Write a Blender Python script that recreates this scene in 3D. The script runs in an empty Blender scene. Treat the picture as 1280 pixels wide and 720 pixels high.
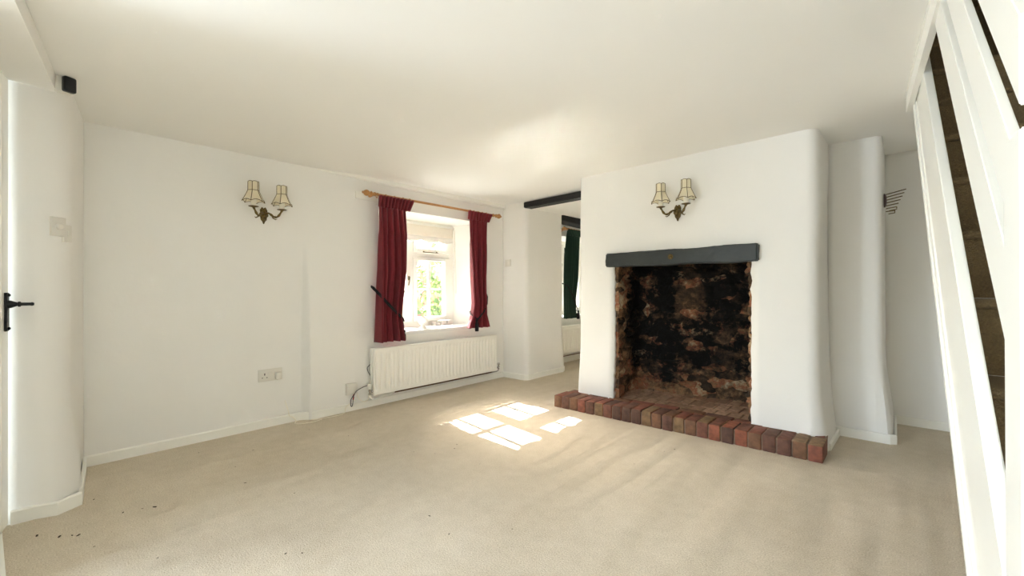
import bpy, bmesh, math, random
from mathutils import Vector, Matrix, noise
random.seed(7)
C = bpy.context.scene.collection
sc = bpy.context.scene
PI = math.pi

# ------------------------------------------------------------------ camera, sky, sun, window portals, added fill lamps, exposure
F_PX = 542.0
yaw, pitch, roll = math.atan(485/542), math.atan(1.5/542), math.radians(.16)
f0 = Vector((-math.sin(yaw), math.cos(yaw), 0)); r0 = Vector((math.cos(yaw), math.sin(yaw), 0)); u0 = Vector((0, 0, 1))
fw = f0*math.cos(pitch)+u0*math.sin(pitch); up = u0*math.cos(pitch)-f0*math.sin(pitch)
rt = r0*math.cos(roll)-up*math.sin(roll); up = up*math.cos(roll)+r0*math.sin(roll)
cd = bpy.data.cameras.new('camera'); cam = bpy.data.objects.new('camera', cd); C.objects.link(cam)
cd.sensor_width = 36; cd.lens = 36*F_PX/1280; cd.clip_start = .02; cd.clip_end = 200
M = Matrix((rt, up, -fw)).transposed().to_4x4(); M.translation = (0, 0, 1.15); cam.matrix_world = M
sc.camera = cam

w = bpy.data.worlds.new('sky'); sc.world = w; w.use_nodes = True
nt = w.node_tree; bg = nt.nodes['Background']
sky = nt.nodes.new('ShaderNodeTexSky'); sky.sky_type = 'NISHITA'; sky.sun_disc = False
sky.sun_elevation = math.radians(37); sky.sun_rotation = math.radians(-80); sky.air_density = 1.0; sky.dust_density = 4
nt.links.new(sky.outputs[0], bg.inputs[0]); bg.inputs[1].default_value = 1.4

sd = bpy.data.lights.new('sun', 'SUN'); sd.energy = 24; sd.angle = math.radians(.28); sd.color = (.95, .975, 1)
sun = bpy.data.objects.new('sun', sd); C.objects.link(sun)
sun.rotation_euler = Vector((1, -.15, -.771)).to_track_quat('-Z', 'Y').to_euler()

def area(name, loc, target, sx, sy, e, col=(1, 1, 1)):
    a = bpy.data.lights.new(name, 'AREA'); a.shape = 'RECTANGLE'; a.size = sx; a.size_y = sy; a.energy = e; a.color = col
    o = bpy.data.objects.new(name, a); C.objects.link(o); o.location = loc
    o.rotation_euler = (Vector(target)-Vector(loc)).to_track_quat('-Z', 'Y').to_euler(); return o
# unseen fill lamps added for brightness; portals sit at the two real windows
area('rear_fill', (-1.9, -2.92, 1.45), (-1.9, 0, 1.35), 2.2, 1.3, 9, (.79, .895, 1))  # added fill lamp behind the camera, in an invented opening
area('side_fill', (-3.18, -1.85, 1.15), (0, -.9, 1.1), 1.5, 1.3, 138, (.79, .895, 1))  # added fill lamp before a solid wall; no window is built here
for nm, y_ in (('front_window_portal', 3.07), ('far_window_portal', 6.15)):
    area(nm, (-4.62, y_, 1.35), (-3, y_, 1.35), 1.36, 1.3, 1).data.cycles.is_portal = True
area('landing_fill', (.7, 2.2, 4.3), (.6, 2.4, 1.5), .9, 1.6, .25, (1, .98, .95))  # weak fill added above the stairs, where no window exists

vs = sc.view_settings
vs.view_transform = 'Standard'; vs.look = 'None'; vs.gamma = 1; vs.use_curve_mapping = False; vs.exposure = .72
sc.cycles.max_bounces = 14; sc.cycles.diffuse_bounces = 9; sc.cycles.glossy_bounces = 5; sc.cycles.transparent_max_bounces = 12
sc.cycles.sample_clamp_indirect = 0; sc.cycles.blur_glossy = .1; sc.cycles.caustics_reflective = True; sc.cycles.use_denoising = True

# ------------------------------------------------------------------ materials
def srgb(r, g, b):
    f = lambda c: (c/255/12.92) if c/255 <= .04045 else ((c/255+.055)/1.055)**2.4
    return (f(r), f(g), f(b), 1)
def mat(name, col, rough=.6, metal=0, bump=0, bscale=40, var=0, vscale=6, spec=.5, detail=4, **kw):
    m = bpy.data.materials.new(name); m.use_nodes = True; n = m.node_tree; b = n.nodes['Principled BSDF']
    b.inputs['Base Color'].default_value = col; b.inputs['Roughness'].default_value = rough
    b.inputs['Metallic'].default_value = metal; b.inputs['Specular IOR Level'].default_value = spec
    for k, v in kw.items(): b.inputs[k].default_value = v
    tc = n.nodes.new('ShaderNodeTexCoord')
    if var:
        t = n.nodes.new('ShaderNodeTexNoise'); t.inputs['Scale'].default_value = vscale; t.inputs['Detail'].default_value = 5
        n.links.new(tc.outputs['Object'], t.inputs['Vector'])
        mr = n.nodes.new('ShaderNodeMapRange'); mr.inputs[1].default_value = .3; mr.inputs[2].default_value = .7
        mr.inputs[3].default_value = 1-var; mr.inputs[4].default_value = 1+var*.4
        n.links.new(t.outputs[0], mr.inputs[0])
        mx = n.nodes.new('ShaderNodeVectorMath'); mx.operation = 'SCALE'; mx.inputs[0].default_value = col[:3]
        n.links.new(mr.outputs[0], mx.inputs['Scale']); n.links.new(mx.outputs[0], b.inputs['Base Color'])
    if bump:
        t = n.nodes.new('ShaderNodeTexNoise'); t.inputs['Scale'].default_value = bscale; t.inputs['Detail'].default_value = detail
        n.links.new(tc.outputs['Object'], t.inputs['Vector'])
        bp = n.nodes.new('ShaderNodeBump'); bp.inputs['Strength'].default_value = bump; bp.inputs['Distance'].default_value = .01
        n.links.new(t.outputs[0], bp.inputs['Height']); n.links.new(bp.outputs[0], b.inputs['Normal'])
    return m
PAINT = mat('white_wall_paint', srgb(238, 237, 233), .75, bump=.25, bscale=9, spec=.25, var=.015, vscale=2)
CEIL = mat('ceiling_paint', srgb(238, 237, 233), .7, bump=.2, bscale=5, spec=.3)
GLOSS = mat('white_gloss_paint', srgb(242, 241, 234), .32, bump=.12, bscale=14)
SILLM = mat('window_sill_gloss', srgb(246, 246, 244), .13, bump=.0, spec=1.0, **{'Coat Weight': 1.0, 'Coat Roughness': .10, 'Coat IOR': 2.1})
n_ = SILLM.node_tree; t_ = n_.nodes.new('ShaderNodeTexNoise'); t_.inputs['Scale'].default_value = 1; t_.inputs['Detail'].default_value = 2
m_ = n_.nodes.new('ShaderNodeMapping'); m_.inputs['Scale'].default_value = (12, .9, 1); c_ = n_.nodes.new('ShaderNodeTexCoord'); p_ = n_.nodes.new('ShaderNodeBump'); p_.inputs['Strength'].default_value = .45; p_.inputs['Distance'].default_value = .01
n_.links.new(c_.outputs['Object'], m_.inputs[0]); n_.links.new(m_.outputs[0], t_.inputs['Vector']); n_.links.new(t_.outputs[0], p_.inputs['Height']); n_.links.new(p_.outputs[0], n_.nodes['Principled BSDF'].inputs['Normal']); n_.links.new(p_.outputs[0], n_.nodes['Principled BSDF'].inputs['Coat Normal'])
PLAST = mat('white_plastic', srgb(222, 219, 210), .35)
RADM = mat('radiator_enamel', srgb(242, 240, 233), .35)
BLACK = mat('black_beam_paint', srgb(14, 16, 16), .6, bump=.5, bscale=18)
LINTM = mat('lintel_paint', srgb(44, 49, 48), .5, bump=.6, bscale=16, var=.12, vscale=9)
IRON = mat('black_iron', srgb(20, 20, 22), .4, metal=.4)
BRASS = mat('aged_brass', srgb(116, 98, 60), .42, metal=.85, var=.5, vscale=60, bump=.5, bscale=90)
CHROME = mat('chrome', srgb(200, 200, 200), .15, metal=1)
DARKCOP = mat('old_copper_pipe', srgb(110, 84, 66), .4, metal=.6)
WOOD = mat('varnished_pine', srgb(186, 134, 78), .4, var=.2, vscale=25)
RED = mat('burgundy_curtain_cloth', srgb(118, 24, 36), .85, bump=.5, bscale=300, var=.16, vscale=22, **{'Sheen Weight': .12})
GREENC = mat('dark_green_curtain_cloth', srgb(16, 52, 38), .85, bump=.4, bscale=300, **{'Sheen Weight': .1})
ROPE = mat('black_rope', srgb(18, 16, 18), .8, bump=.8, bscale=200)
CANDLE = mat('cream_candle_tube', srgb(235, 230, 215), .5)
BLINDM = mat('cream_blind_cloth', srgb(238, 232, 216), .8, **{'Transmission Weight': 0})
BLKPL = mat('black_plastic', srgb(14, 15, 17), .2)
STAIRC = mat('brown_stair_carpet', srgb(118, 98, 66), .95, bump=1, bscale=260, var=.25, vscale=180)
MORTAR = mat('hearth_mortar', srgb(136, 112, 94), .9, bump=.8, bscale=120)
REDW = mat('red_cable', srgb(150, 26, 30), .5); BLKW = mat('dark_cable', srgb(44, 38, 52), .5); WHTW = mat('white_cable', srgb(238, 232, 214), .5)
DEBM = mat('dark_crumbs', srgb(58, 46, 32), .9)
HALL = mat('hallway_paint', srgb(222, 218, 206), .8)
GRASS = mat('garden_ground', srgb(150, 152, 146), .9, var=.3, vscale=3)
SHELL = mat('outer_render', srgb(225, 222, 212), .9)

def glass_mat():
    m = bpy.data.materials.new('window_glass'); m.use_nodes = True; n = m.node_tree; n.nodes.clear()
    o = n.nodes.new('ShaderNodeOutputMaterial'); t = n.nodes.new('ShaderNodeBsdfTransparent'); g = n.nodes.new('ShaderNodeBsdfGlossy')
    g.inputs['Roughness'].default_value = .02; x = n.nodes.new('ShaderNodeMixShader'); f = n.nodes.new('ShaderNodeFresnel'); f.inputs[0].default_value = 1.25
    n.links.new(f.outputs[0], x.inputs[0]); n.links.new(t.outputs[0], x.inputs[1]); n.links.new(g.outputs[0], x.inputs[2]); n.links.new(x.outputs[0], o.inputs[0])
    t.inputs[0].default_value = (.97, .98, .97, 1); return m
GLASS = glass_mat()

def carpet_mat():
    m = bpy.data.materials.new('beige_carpet_pile'); m.use_nodes = True; n = m.node_tree; b = n.nodes['Principled BSDF']
    L = n.links.new; tc = n.nodes.new('ShaderNodeTexCoord')
    def nz(s, d=3, v=None):
        t = n.nodes.new('ShaderNodeTexNoise'); t.inputs['Scale'].default_value = s; t.inputs['Detail'].default_value = d
        L(v or tc.outputs['Object'], t.inputs['Vector']); return t
    big = nz(1.3, 5); fine = nz(170, 4); mid = nz(14, 6)
    r = n.nodes.new('ShaderNodeValToRGB'); r.color_ramp.elements[0].position = .35; r.color_ramp.elements[1].position = .68
    r.color_ramp.elements[0].color = srgb(182, 169, 148); r.color_ramp.elements[1].color = srgb(228, 218, 201)
    a = n.nodes.new('ShaderNodeMath'); a.operation = 'MULTIPLY_ADD'; a.inputs[1].default_value = .62
    a2 = n.nodes.new('ShaderNodeMath'); a2.operation = 'MULTIPLY_ADD'; a2.inputs[1].default_value = .13
    a3 = n.nodes.new('ShaderNodeMath'); a3.operation = 'MULTIPLY'; a3.inputs[1].default_value = .25
    L(big.outputs[0], a3.inputs[0]); L(mid.outputs[0], a2.inputs[0]); L(a3.outputs[0], a2.inputs[2])
    L(fine.outputs[0], a.inputs[0]); L(a2.outputs[0], a.inputs[2]); L(a.outputs[0], r.inputs[0]); L(r.outputs[0], b.inputs['Base Color'])
    b.inputs['Roughness'].default_value = 1; b.inputs['Specular IOR Level'].default_value = .1
    # long shallow wrinkles running along the room
    mp = n.nodes.new('ShaderNodeMapping'); mp.inputs['Rotation'].default_value = (0, 0, math.radians(-8)); mp.inputs['Scale'].default_value = (5, .45, 1)
    L(tc.outputs['Object'], mp.inputs[0]); wr = nz(1, 1.5, mp.outputs[0])
    b1 = n.nodes.new('ShaderNodeBump'); b1.inputs['Strength'].default_value = .75; b1.inputs['Distance'].default_value = .05
    L(wr.outputs[0], b1.inputs['Height'])
    b2 = n.nodes.new('ShaderNodeBump'); b2.inputs['Strength'].default_value = .8; b2.inputs['Distance'].default_value = .004
    L(fine.outputs[0], b2.inputs['Height']); L(b1.outputs[0], b2.inputs['Normal']); L(b2.outputs[0], b.inputs['Normal']); return m
CARPET = carpet_mat()

def brick_mat(name, cols, rough=.8):
    m = bpy.data.materials.new(name); m.use_nodes = True; n = m.node_tree; b = n.nodes['Principled BSDF']; L = n.links.new
    g = n.nodes.new('ShaderNodeNewGeometry'); r = n.nodes.new('ShaderNodeValToRGB'); r.color_ramp.interpolation = 'CONSTANT'
    e = r.color_ramp.elements
    while len(e) < len(cols): e.new(.5)
    for i, c in enumerate(cols): e[i].position = i/len(cols); e[i].color = c
    L(g.outputs['Random Per Island'], r.inputs[0])
    tc = n.nodes.new('ShaderNodeTexCoord'); t = n.nodes.new('ShaderNodeTexNoise'); t.inputs['Scale'].default_value = 28; t.inputs['Detail'].default_value = 6
    L(tc.outputs['Object'], t.inputs['Vector'])
    mr = n.nodes.new('ShaderNodeMapRange'); mr.inputs[1].default_value = .3; mr.inputs[2].default_value = .7; mr.inputs[3].default_value = .65; mr.inputs[4].default_value = 1.2
    L(t.outputs[0], mr.inputs[0]); s = n.nodes.new('ShaderNodeVectorMath'); s.operation = 'SCALE'; L(r.outputs[0], s.inputs[0]); L(mr.outputs[0], s.inputs['Scale'])
    L(s.outputs[0], b.inputs['Base Color']); b.inputs['Roughness'].default_value = rough
    bp = n.nodes.new('ShaderNodeBump'); bp.inputs['Strength'].default_value = .6; bp.inputs['Distance'].default_value = .006
    L(t.outputs[0], bp.inputs['Height']); L(bp.outputs[0], b.inputs['Normal']); return m
BRICK = brick_mat('hearth_brick', [srgb(144, 84, 62), srgb(104, 70, 56), srgb(122, 86, 62), srgb(132, 78, 60), srgb(92, 64, 52), srgb(132, 104, 74), srgb(118, 74, 58)])
FBRICK = brick_mat('fireplace_floor_brick', [srgb(184, 148, 120), srgb(168, 134, 108), srgb(192, 156, 128), srgb(176, 136, 110)])
GBRICK = mat('garden_brick', srgb(190, 130, 112), .9, var=.3, vscale=8)

def stone_mat():
    m = bpy.data.materials.new('sooty_rubble_stone'); m.use_nodes = True; n = m.node_tree; b = n.nodes['Principled BSDF']; L = n.links.new
    tc = n.nodes.new('ShaderNodeTexCoord')
    def nz(s, d=5, off=0, r=.55):
        mp = n.nodes.new('ShaderNodeMapping'); mp.inputs['Location'].default_value = (off, off*.7, off*1.3); L(tc.outputs['Object'], mp.inputs[0])
        t = n.nodes.new('ShaderNodeTexNoise'); t.inputs['Scale'].default_value = s; t.inputs['Detail'].default_value = d; t.inputs['Roughness'].default_value = r
        L(mp.outputs[0], t.inputs['Vector']); return t.outputs[0]
    def ramp(a, stops):
        r = n.nodes.new('ShaderNodeValToRGB'); e = r.color_ramp.elements
        while len(e) < len(stops): e.new(.5)
        for i, (p, c) in enumerate(stops): e[i].position = p; e[i].color = c
        L(a, r.inputs[0]); return r.outputs[0]
    vm = n.nodes.new('ShaderNodeMapping'); vm.inputs['Scale'].default_value = (6, 6, 11); L(tc.outputs['Object'], vm.inputs[0])
    vd = n.nodes.new('ShaderNodeVectorMath'); vd.operation = 'MULTIPLY_ADD'; vn = n.nodes.new('ShaderNodeTexNoise'); vn.inputs['Scale'].default_value = 5; L(tc.outputs['Object'], vn.inputs['Vector'])
    L(vn.outputs['Color'], vd.inputs[0]); vd.inputs[1].default_value = (2, 2, 2); L(vm.outputs[0], vd.inputs[2])
    vo = n.nodes.new('ShaderNodeTexVoronoi'); vo.inputs['Scale'].default_value = 1; L(vd.outputs[0], vo.inputs['Vector']); vs3 = n.nodes.new('ShaderNodeSeparateColor'); L(vo.outputs['Color'], vs3.inputs[0])
    bm0 = n.nodes.new('ShaderNodeMath'); bm0.operation = 'MULTIPLY_ADD'; bm0.inputs[1].default_value = .35; L(vs3.outputs[0], bm0.inputs[0]); bm1 = n.nodes.new('ShaderNodeMath'); bm1.operation = 'MULTIPLY'; bm1.inputs[1].default_value = .65; L(nz(16, 8, 3, .7), bm1.inputs[0]); L(bm1.outputs[0], bm0.inputs[2])
    base = ramp(bm0.outputs[0], [(.30, srgb(60, 48, 36)), (.42, srgb(96, 74, 54)), (.50, srgb(146, 114, 82)), (.58, srgb(150, 92, 66)), (.66, srgb(176, 150, 116)), (.76, srgb(196, 180, 154))])
    cellr = vs3.outputs[1]
    # soot: heavy at the top left, right and middle, thinner on the lower stones and the central column (deposits with their own outline)
    sx = n.nodes.new('ShaderNodeSeparateXYZ'); L(tc.outputs['Object'], sx.inputs[0])
    def mth(op, a, b_=None, c=None):
        q = n.nodes.new('ShaderNodeMath'); q.operation = op
        for i, v in enumerate((a, b_, c)):
            if v is None: continue
            if isinstance(v, (int, float)): q.inputs[i].default_value = v
            else: L(v, q.inputs[i])
        return q.outputs[0]
    X, Y, Z = sx.outputs
    # clear column around x=-1.55, z .7-1.35
    dx = mth('DIVIDE', mth('SUBTRACT', X, -.12), .20); dz = mth('DIVIDE', mth('SUBTRACT', Z, .96), .34)
    col = mth('MAXIMUM', mth('SUBTRACT', 1.0, mth('ADD', mth('MULTIPLY', dx, dx), mth('MULTIPLY', dz, dz))), 0)
    low = mth('MULTIPLY', mth('MAXIMUM', mth('SUBTRACT', 1.0, mth('DIVIDE', mth('SUBTRACT', Z, .02), .32)), 0), .24)
    jl = mth('MULTIPLY', mth('MAXIMUM', mth('SUBTRACT', 1.0, mth('DIVIDE', mth('SUBTRACT', Y, -.26), .4)), 0), .26)
    clear = mth('ADD', mth('ADD', mth('MULTIPLY', col, .25), low), jl)
    s = mth('ADD', mth('ADD', mth('ADD', mth('MULTIPLY', nz(3.6, 8, 11, .7), .8), mth('MULTIPLY', nz(15, 8, 5, .75), .5)), clear), mth('MULTIPLY', mth('SUBTRACT', cellr, .5), .16))
    mask = n.nodes.new('ShaderNodeMapRange'); mask.inputs[1].default_value = .66; mask.inputs[2].default_value = .88; L(s, mask.inputs[0])
    mx = n.nodes.new('ShaderNodeMix'); mx.data_type = 'RGBA'; L(mask.outputs[0], mx.inputs['Factor']); mx.inputs['A'].default_value = srgb(14, 11, 9); L(base, mx.inputs['B'])
    L(mx.outputs['Result'], b.inputs['Base Color']); b.inputs['Roughness'].default_value = .85; b.inputs['Specular IOR Level'].default_value = .3
    bp = n.nodes.new('ShaderNodeBump'); bp.inputs['Strength'].default_value = 1; bp.inputs['Distance'].default_value = .02
    L(nz(22, 8, 2, .65), bp.inputs['Height']); L(bp.outputs[0], b.inputs['Normal']); return m
STONE = stone_mat()
def leafmat(name, c):
    m = bpy.data.materials.new(name); m.use_nodes = True; n = m.node_tree; b = n.nodes['Principled BSDF']; L = n.links.new; b.inputs['Roughness'].default_value = .5
    g = n.nodes.new('ShaderNodeNewGeometry'); s = n.nodes.new('ShaderNodeVectorMath'); s.operation = 'SCALE'; s.inputs[0].default_value = c[:3]
    mr = n.nodes.new('ShaderNodeMapRange'); mr.inputs[3].default_value = .6; mr.inputs[4].default_value = 1.3
    L(g.outputs['Random Per Island'], mr.inputs[0]); L(mr.outputs[0], s.inputs['Scale']); L(s.outputs[0], b.inputs['Base Color'])
    t = n.nodes.new('ShaderNodeBsdfTranslucent'); L(s.outputs[0], t.inputs[0]); x = n.nodes.new('ShaderNodeMixShader'); x.inputs[0].default_value = .5
    L(b.outputs[0], x.inputs[1]); L(t.outputs[0], x.inputs[2]); L(x.outputs[0], n.nodes['Material Output'].inputs[0]); return m
LEAF = leafmat('green_leaves', srgb(112, 132, 84)); LEAF2 = leafmat('yellow_green_leaves', srgb(158, 166, 108)); LEAF3 = leafmat('pink_blossom', srgb(190, 156, 156))
def shade_mat():
    m = bpy.data.materials.new('capiz_shell_panel'); m.use_nodes = True; n = m.node_tree; b = n.nodes['Principled BSDF']; L = n.links.new
    b.inputs['Base Color'].default_value = srgb(246, 238, 214); b.inputs['Roughness'].default_value = .3
    o = n.nodes['Material Output']; t = n.nodes.new('ShaderNodeBsdfTranslucent'); t.inputs[0].default_value = srgb(250, 242, 220); x = n.nodes.new('ShaderNodeMixShader'); x.inputs[0].default_value = .4
    L(b.outputs[0], x.inputs[1]); L(t.outputs[0], x.inputs[2]); L(x.outputs[0], o.inputs[0])
    return m
SHADE = shade_mat()

# ------------------------------------------------------------------ mesh helpers
class MB:
    def __init__(s): s.bm = bmesh.new()
    def box(s, lo, hi, bev=0, seg=2, mtx=None):
        b = bmesh.new(); bmesh.ops.create_cube(b, size=1)
        c = [(lo[i]+hi[i])/2 for i in range(3)]; d = [abs(hi[i]-lo[i]) for i in range(3)]
        for v in b.verts: v.co = Vector((v.co.x*d[0]+c[0], v.co.y*d[1]+c[1], v.co.z*d[2]+c[2]))
        if bev: bmesh.ops.bevel(b, geom=b.edges[:], offset=bev, segments=seg, affect='EDGES', profile=.5)
        s.add(b, mtx); return s
    def add(s, b, mtx=None):
        if mtx is not None: bmesh.ops.transform(b, matrix=mtx, verts=b.verts[:])
        me = bpy.data.meshes.new('t'); b.to_mesh(me); b.free(); s.bm.from_mesh(me); bpy.data.meshes.remove(me)
    def prism(s, poly, axis, a, b_, mtx=None):
        """extrude a 2-D polygon along axis (0,1,2) between a and b_"""
        b = bmesh.new(); vs_ = []
        for t in (a, b_):
            row = []
            for p in poly:
                q = list(p); q.insert(axis, t); row.append(b.verts.new(q))
            vs_.append(row)
        n = len(poly)
        b.faces.new(vs_[0]); b.faces.new(vs_[1][::-1])
        for i in range(n): b.faces.new((vs_[0][i], vs_[1][i], vs_[1][(i+1) % n], vs_[0][(i+1) % n]))
        bmesh.ops.recalc_face_normals(b, faces=b.faces[:]); s.add(b, mtx); return s
    def hexa(s, bot, top):
        b = bmesh.new(); A = [b.verts.new(p) for p in bot]; B = [b.verts.new(p) for p in top]; n = len(A)
        b.faces.new(A[::-1]); b.faces.new(B)
        for i in range(n): b.faces.new((A[i], A[(i+1) % n], B[(i+1) % n], B[i]))
        bmesh.ops.recalc_face_normals(b, faces=b.faces[:]); s.add(b); return s
    def tube(s, pts, r, n=10, cap=True, mtx=None):
        b = bmesh.new(); pts = [Vector(p) for p in pts]; rings = []; prev = None
        for i, p in enumerate(pts):
            t = (pts[min(i+1, len(pts)-1)]-pts[max(i-1, 0)]).normalized()
            if prev is None: a = t.orthogonal().normalized()
            else: a = (prev-t*prev.dot(t)).normalized()
            prev = a; c = t.cross(a); rr = r[i] if isinstance(r, (list, tuple)) else r
            rings.append([b.verts.new(p+(a*math.cos(2*PI*k/n)+c*math.sin(2*PI*k/n))*rr) for k in range(n)])
        for i in range(len(rings)-1):
            for k in range(n): b.faces.new((rings[i][k], rings[i][(k+1) % n], rings[i+1][(k+1) % n], rings[i+1][k]))
        if cap: b.faces.new(rings[0][::-1]); b.faces.new(rings[-1])
        s.add(b, mtx); return s
    def lathe(s, prof, o=(0, 0, 0), axis='Z', n=20, mtx=None):
        b = bmesh.new(); rings = []
        for r, h in prof: rings.append([b.verts.new((r*math.cos(2*PI*k/n), r*math.sin(2*PI*k/n), h)) for k in range(n)])
        for i in range(len(rings)-1):
            for k in range(n): b.faces.new((rings[i][k], rings[i][(k+1) % n], rings[i+1][(k+1) % n], rings[i+1][k]))
        b.faces.new(rings[0][::-1]); b.faces.new(rings[-1])
        R = Matrix() if axis == 'Z' else (Matrix.Rotation(PI/2, 4, 'Y') if axis == 'X' else Matrix.Rotation(-PI/2, 4, 'X'))
        T = Matrix.Translation(o) @ R
        s.add(b, (mtx @ T) if mtx is not None else T); return s
    def grid(s, fn, nu, nv, wrap=False):
        V = [[s.bm.verts.new(fn(i/nu, j/nv)) for j in range(nv+1)] for i in range(nu if wrap else nu+1)]
        n = len(V)
        for i in range(nu):
            for j in range(nv): s.bm.faces.new((V[i][j], V[(i+1) % n][j], V[(i+1) % n][j+1], V[i][j+1]))
        return V
    def build(s, name, m, parent=None, smooth=True, ang=40):
        me = bpy.data.meshes.new(name); s.bm.to_mesh(me); s.bm.free(); me.materials.append(m)
        if smooth:
            for p in me.polygons: p.use_smooth = True
            me.set_sharp_from_angle(angle=math.radians(ang))
        o = bpy.data.objects.new(name, me); C.objects.link(o)
        if parent is not None:
            o.parent = parent; o.matrix_parent_inverse = Matrix.Translation(-PLOC[parent.name])
        return o
PLOC = {}
def world_loc(parent):
    return PLOC.get(parent.name, Vector((0, 0, 0)))
_build = MB.build
def build(s, name, m, parent=None, smooth=True, ang=40):
    """meshes are written in world coordinates; a child keeps its place whatever its parent's origin"""
    o = _build(s, name, m, None, smooth, ang)
    PLOC[o.name] = Vector((0, 0, 0))
    if parent is not None:
        off = world_loc(parent)
        if off.length > 0: o.data.transform(Matrix.Translation(-off))
        o.parent = parent; PLOC[o.name] = off
    return o
MB.build = build
def tag(o, label, cat, group=None, kind=None):
    if label: o['label'] = label
    if cat: o['category'] = cat
    if group: o['group'] = group
    if kind: o['kind'] = kind
    return o
def thing(name, label, cat, loc=(0, 0, 0), group=None, kind=None):
    o = bpy.data.objects.new(name, None); C.objects.link(o); o.location = loc; o.empty_display_size = .1
    PLOC[o.name] = Vector(loc); return tag(o, label, cat, group, kind)
def struct(o, label=None):
    o['kind'] = 'structure'
    if label: o['label'] = label
    return o
def sstep(a, b, x):
    t = max(0, min(1, (x-a)/(b-a))); return t*t*(3-2*t)
def wob(p, amp=.006, sc_=1.3): return amp*noise.noise(Vector(p)*sc_)
def ceil_z(x): return 2.25+.012*(x+3.9)

# ------------------------------------------------------------------ setting: floor, outer walls, ceiling
XO, XI, X1, Y0, Y1 = -4.60, -4.50, 1.32, -3.0, 7.6
b = MB(); b.box((XO, Y0-.1, -.12), (X1+.1, Y1+.1, 0)); struct(b.build('floor', CARPET, smooth=False), 'beige fitted carpet over the whole floor')

WIN1 = (2.40, 3.74, .705, 1.985); WIN2 = (5.50, 6.85, .715, 1.985)      # openings in the outer skin: y0 y1 z0 z1
b = MB()
b.box((XO, Y0-.1, 0), (XI, WIN1[0], 2.9)); b.box((XO, WIN1[1], 0), (XI, WIN2[0], 2.9)); b.box((XO, WIN2[1], 0), (XI, Y1+.1, 2.9))
for W in (WIN1, WIN2):
    b.box((XO, W[0], 0), (XI, W[1], W[2]-.03)); b.box((XO, W[0], W[3]), (XI, W[1], 2.9))
struct(b.build('wall_outer', SHELL, smooth=False), 'outer skin of the window wall')
b = MB(); b.box((X1, Y0-.1, 0), (X1+.1, Y1+.1, 4.6)); struct(b.build('wall_right', PAINT, smooth=False), 'white wall beyond the stairs')
b = MB(); b.box((XO, Y1, 0), (X1, Y1+.1, 2.9)); struct(b.build('wall_far_end', PAINT, smooth=False), 'end wall of the next room')
b = MB()  # unseen rear wall, its opening added to let the fill lamp in
b.box((XI, Y0-.1, 0), (-3.05, Y0, 2.9)); b.box((-.75, Y0-.1, 0), (X1, Y0, 2.9))
b.box((-3.05, Y0-.1, 0), (-.75, Y0, .78)); b.box((-3.05, Y0-.1, 2.12), (-.75, Y0, 2.9))
struct(b.build('wall_rear', PAINT, smooth=False), 'unseen wall behind the viewer with a wide opening added for light')

def cz(x, y): return ceil_z(x)+wob((x, y, 3), .006, .9)
def fascia_x(y): return .033+.0576*(3.508-y)
HY0, HY1 = .9, 3.50
b = MB()
def ceil_patch(xa, xb, ya, yb, nx, ny):
    b.grid(lambda u, v: ((lambda y: ((lambda xl, xr: (xl+(xr-xl)*u, y, cz(xl+(xr-xl)*u, y)))(xa(y) if callable(xa) else xa, xb(y) if callable(xb) else xb)))(ya+(yb-ya)*v)), nx, ny)
ceil_patch(XI, fascia_x, HY0, HY1, 50, 26)
ceil_patch(XI, fascia_x(HY0), Y0, HY0, 50, 30); ceil_patch(fascia_x(HY0), X1, Y0, HY0, 10, 20)
ceil_patch(XI, fascia_x(HY1), HY1, 5.02, 50, 16); ceil_patch(fascia_x(HY1), X1, HY1, 5.02, 10, 12)
ceil_patch(XI, X1, 5.02, Y1, 40, 20)
bmesh.ops.remove_doubles(b.bm, verts=b.bm.verts[:], dist=.001)
ce = b.build('ceiling', CEIL); struct(ce, 'uneven white plaster ceiling')
so = ce.modifiers.new('thickness', 'SOLIDIFY'); so.thickness = .14; so.offset = 1; so.use_rim = False
# check orientation: thickness must go up
me = ce.data
if me.polygons[0].normal.z < 0: me.flip_normals()
# stairwell above the ceiling and the roof over everything
b = MB()
b.box((XO, Y0-.1, 2.72), (-.02, Y1+.1, 2.82)); b.box((-.12, HY0-.1, 2.36), (-.02, 4.2, 4.6)); b.box((-.12, HY0-.2, 2.36), (X1, HY0-.1, 4.6)); b.box((-.12, 4.2, 2.45), (X1, 4.3, 4.6))
b.box((-.12, HY0-.2, 4.6), (X1+.1, 4.3, 4.7)); b.box((-.02, Y0-.1, 2.72), (X1+.1, HY0-.1, 2.82)); b.box((-.02, 4.3, 2.72), (X1+.1, Y1+.1, 2.82))
struct(b.build('wall_stairwell', HALL, smooth=False), 'stairwell walls and upper floor')

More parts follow.
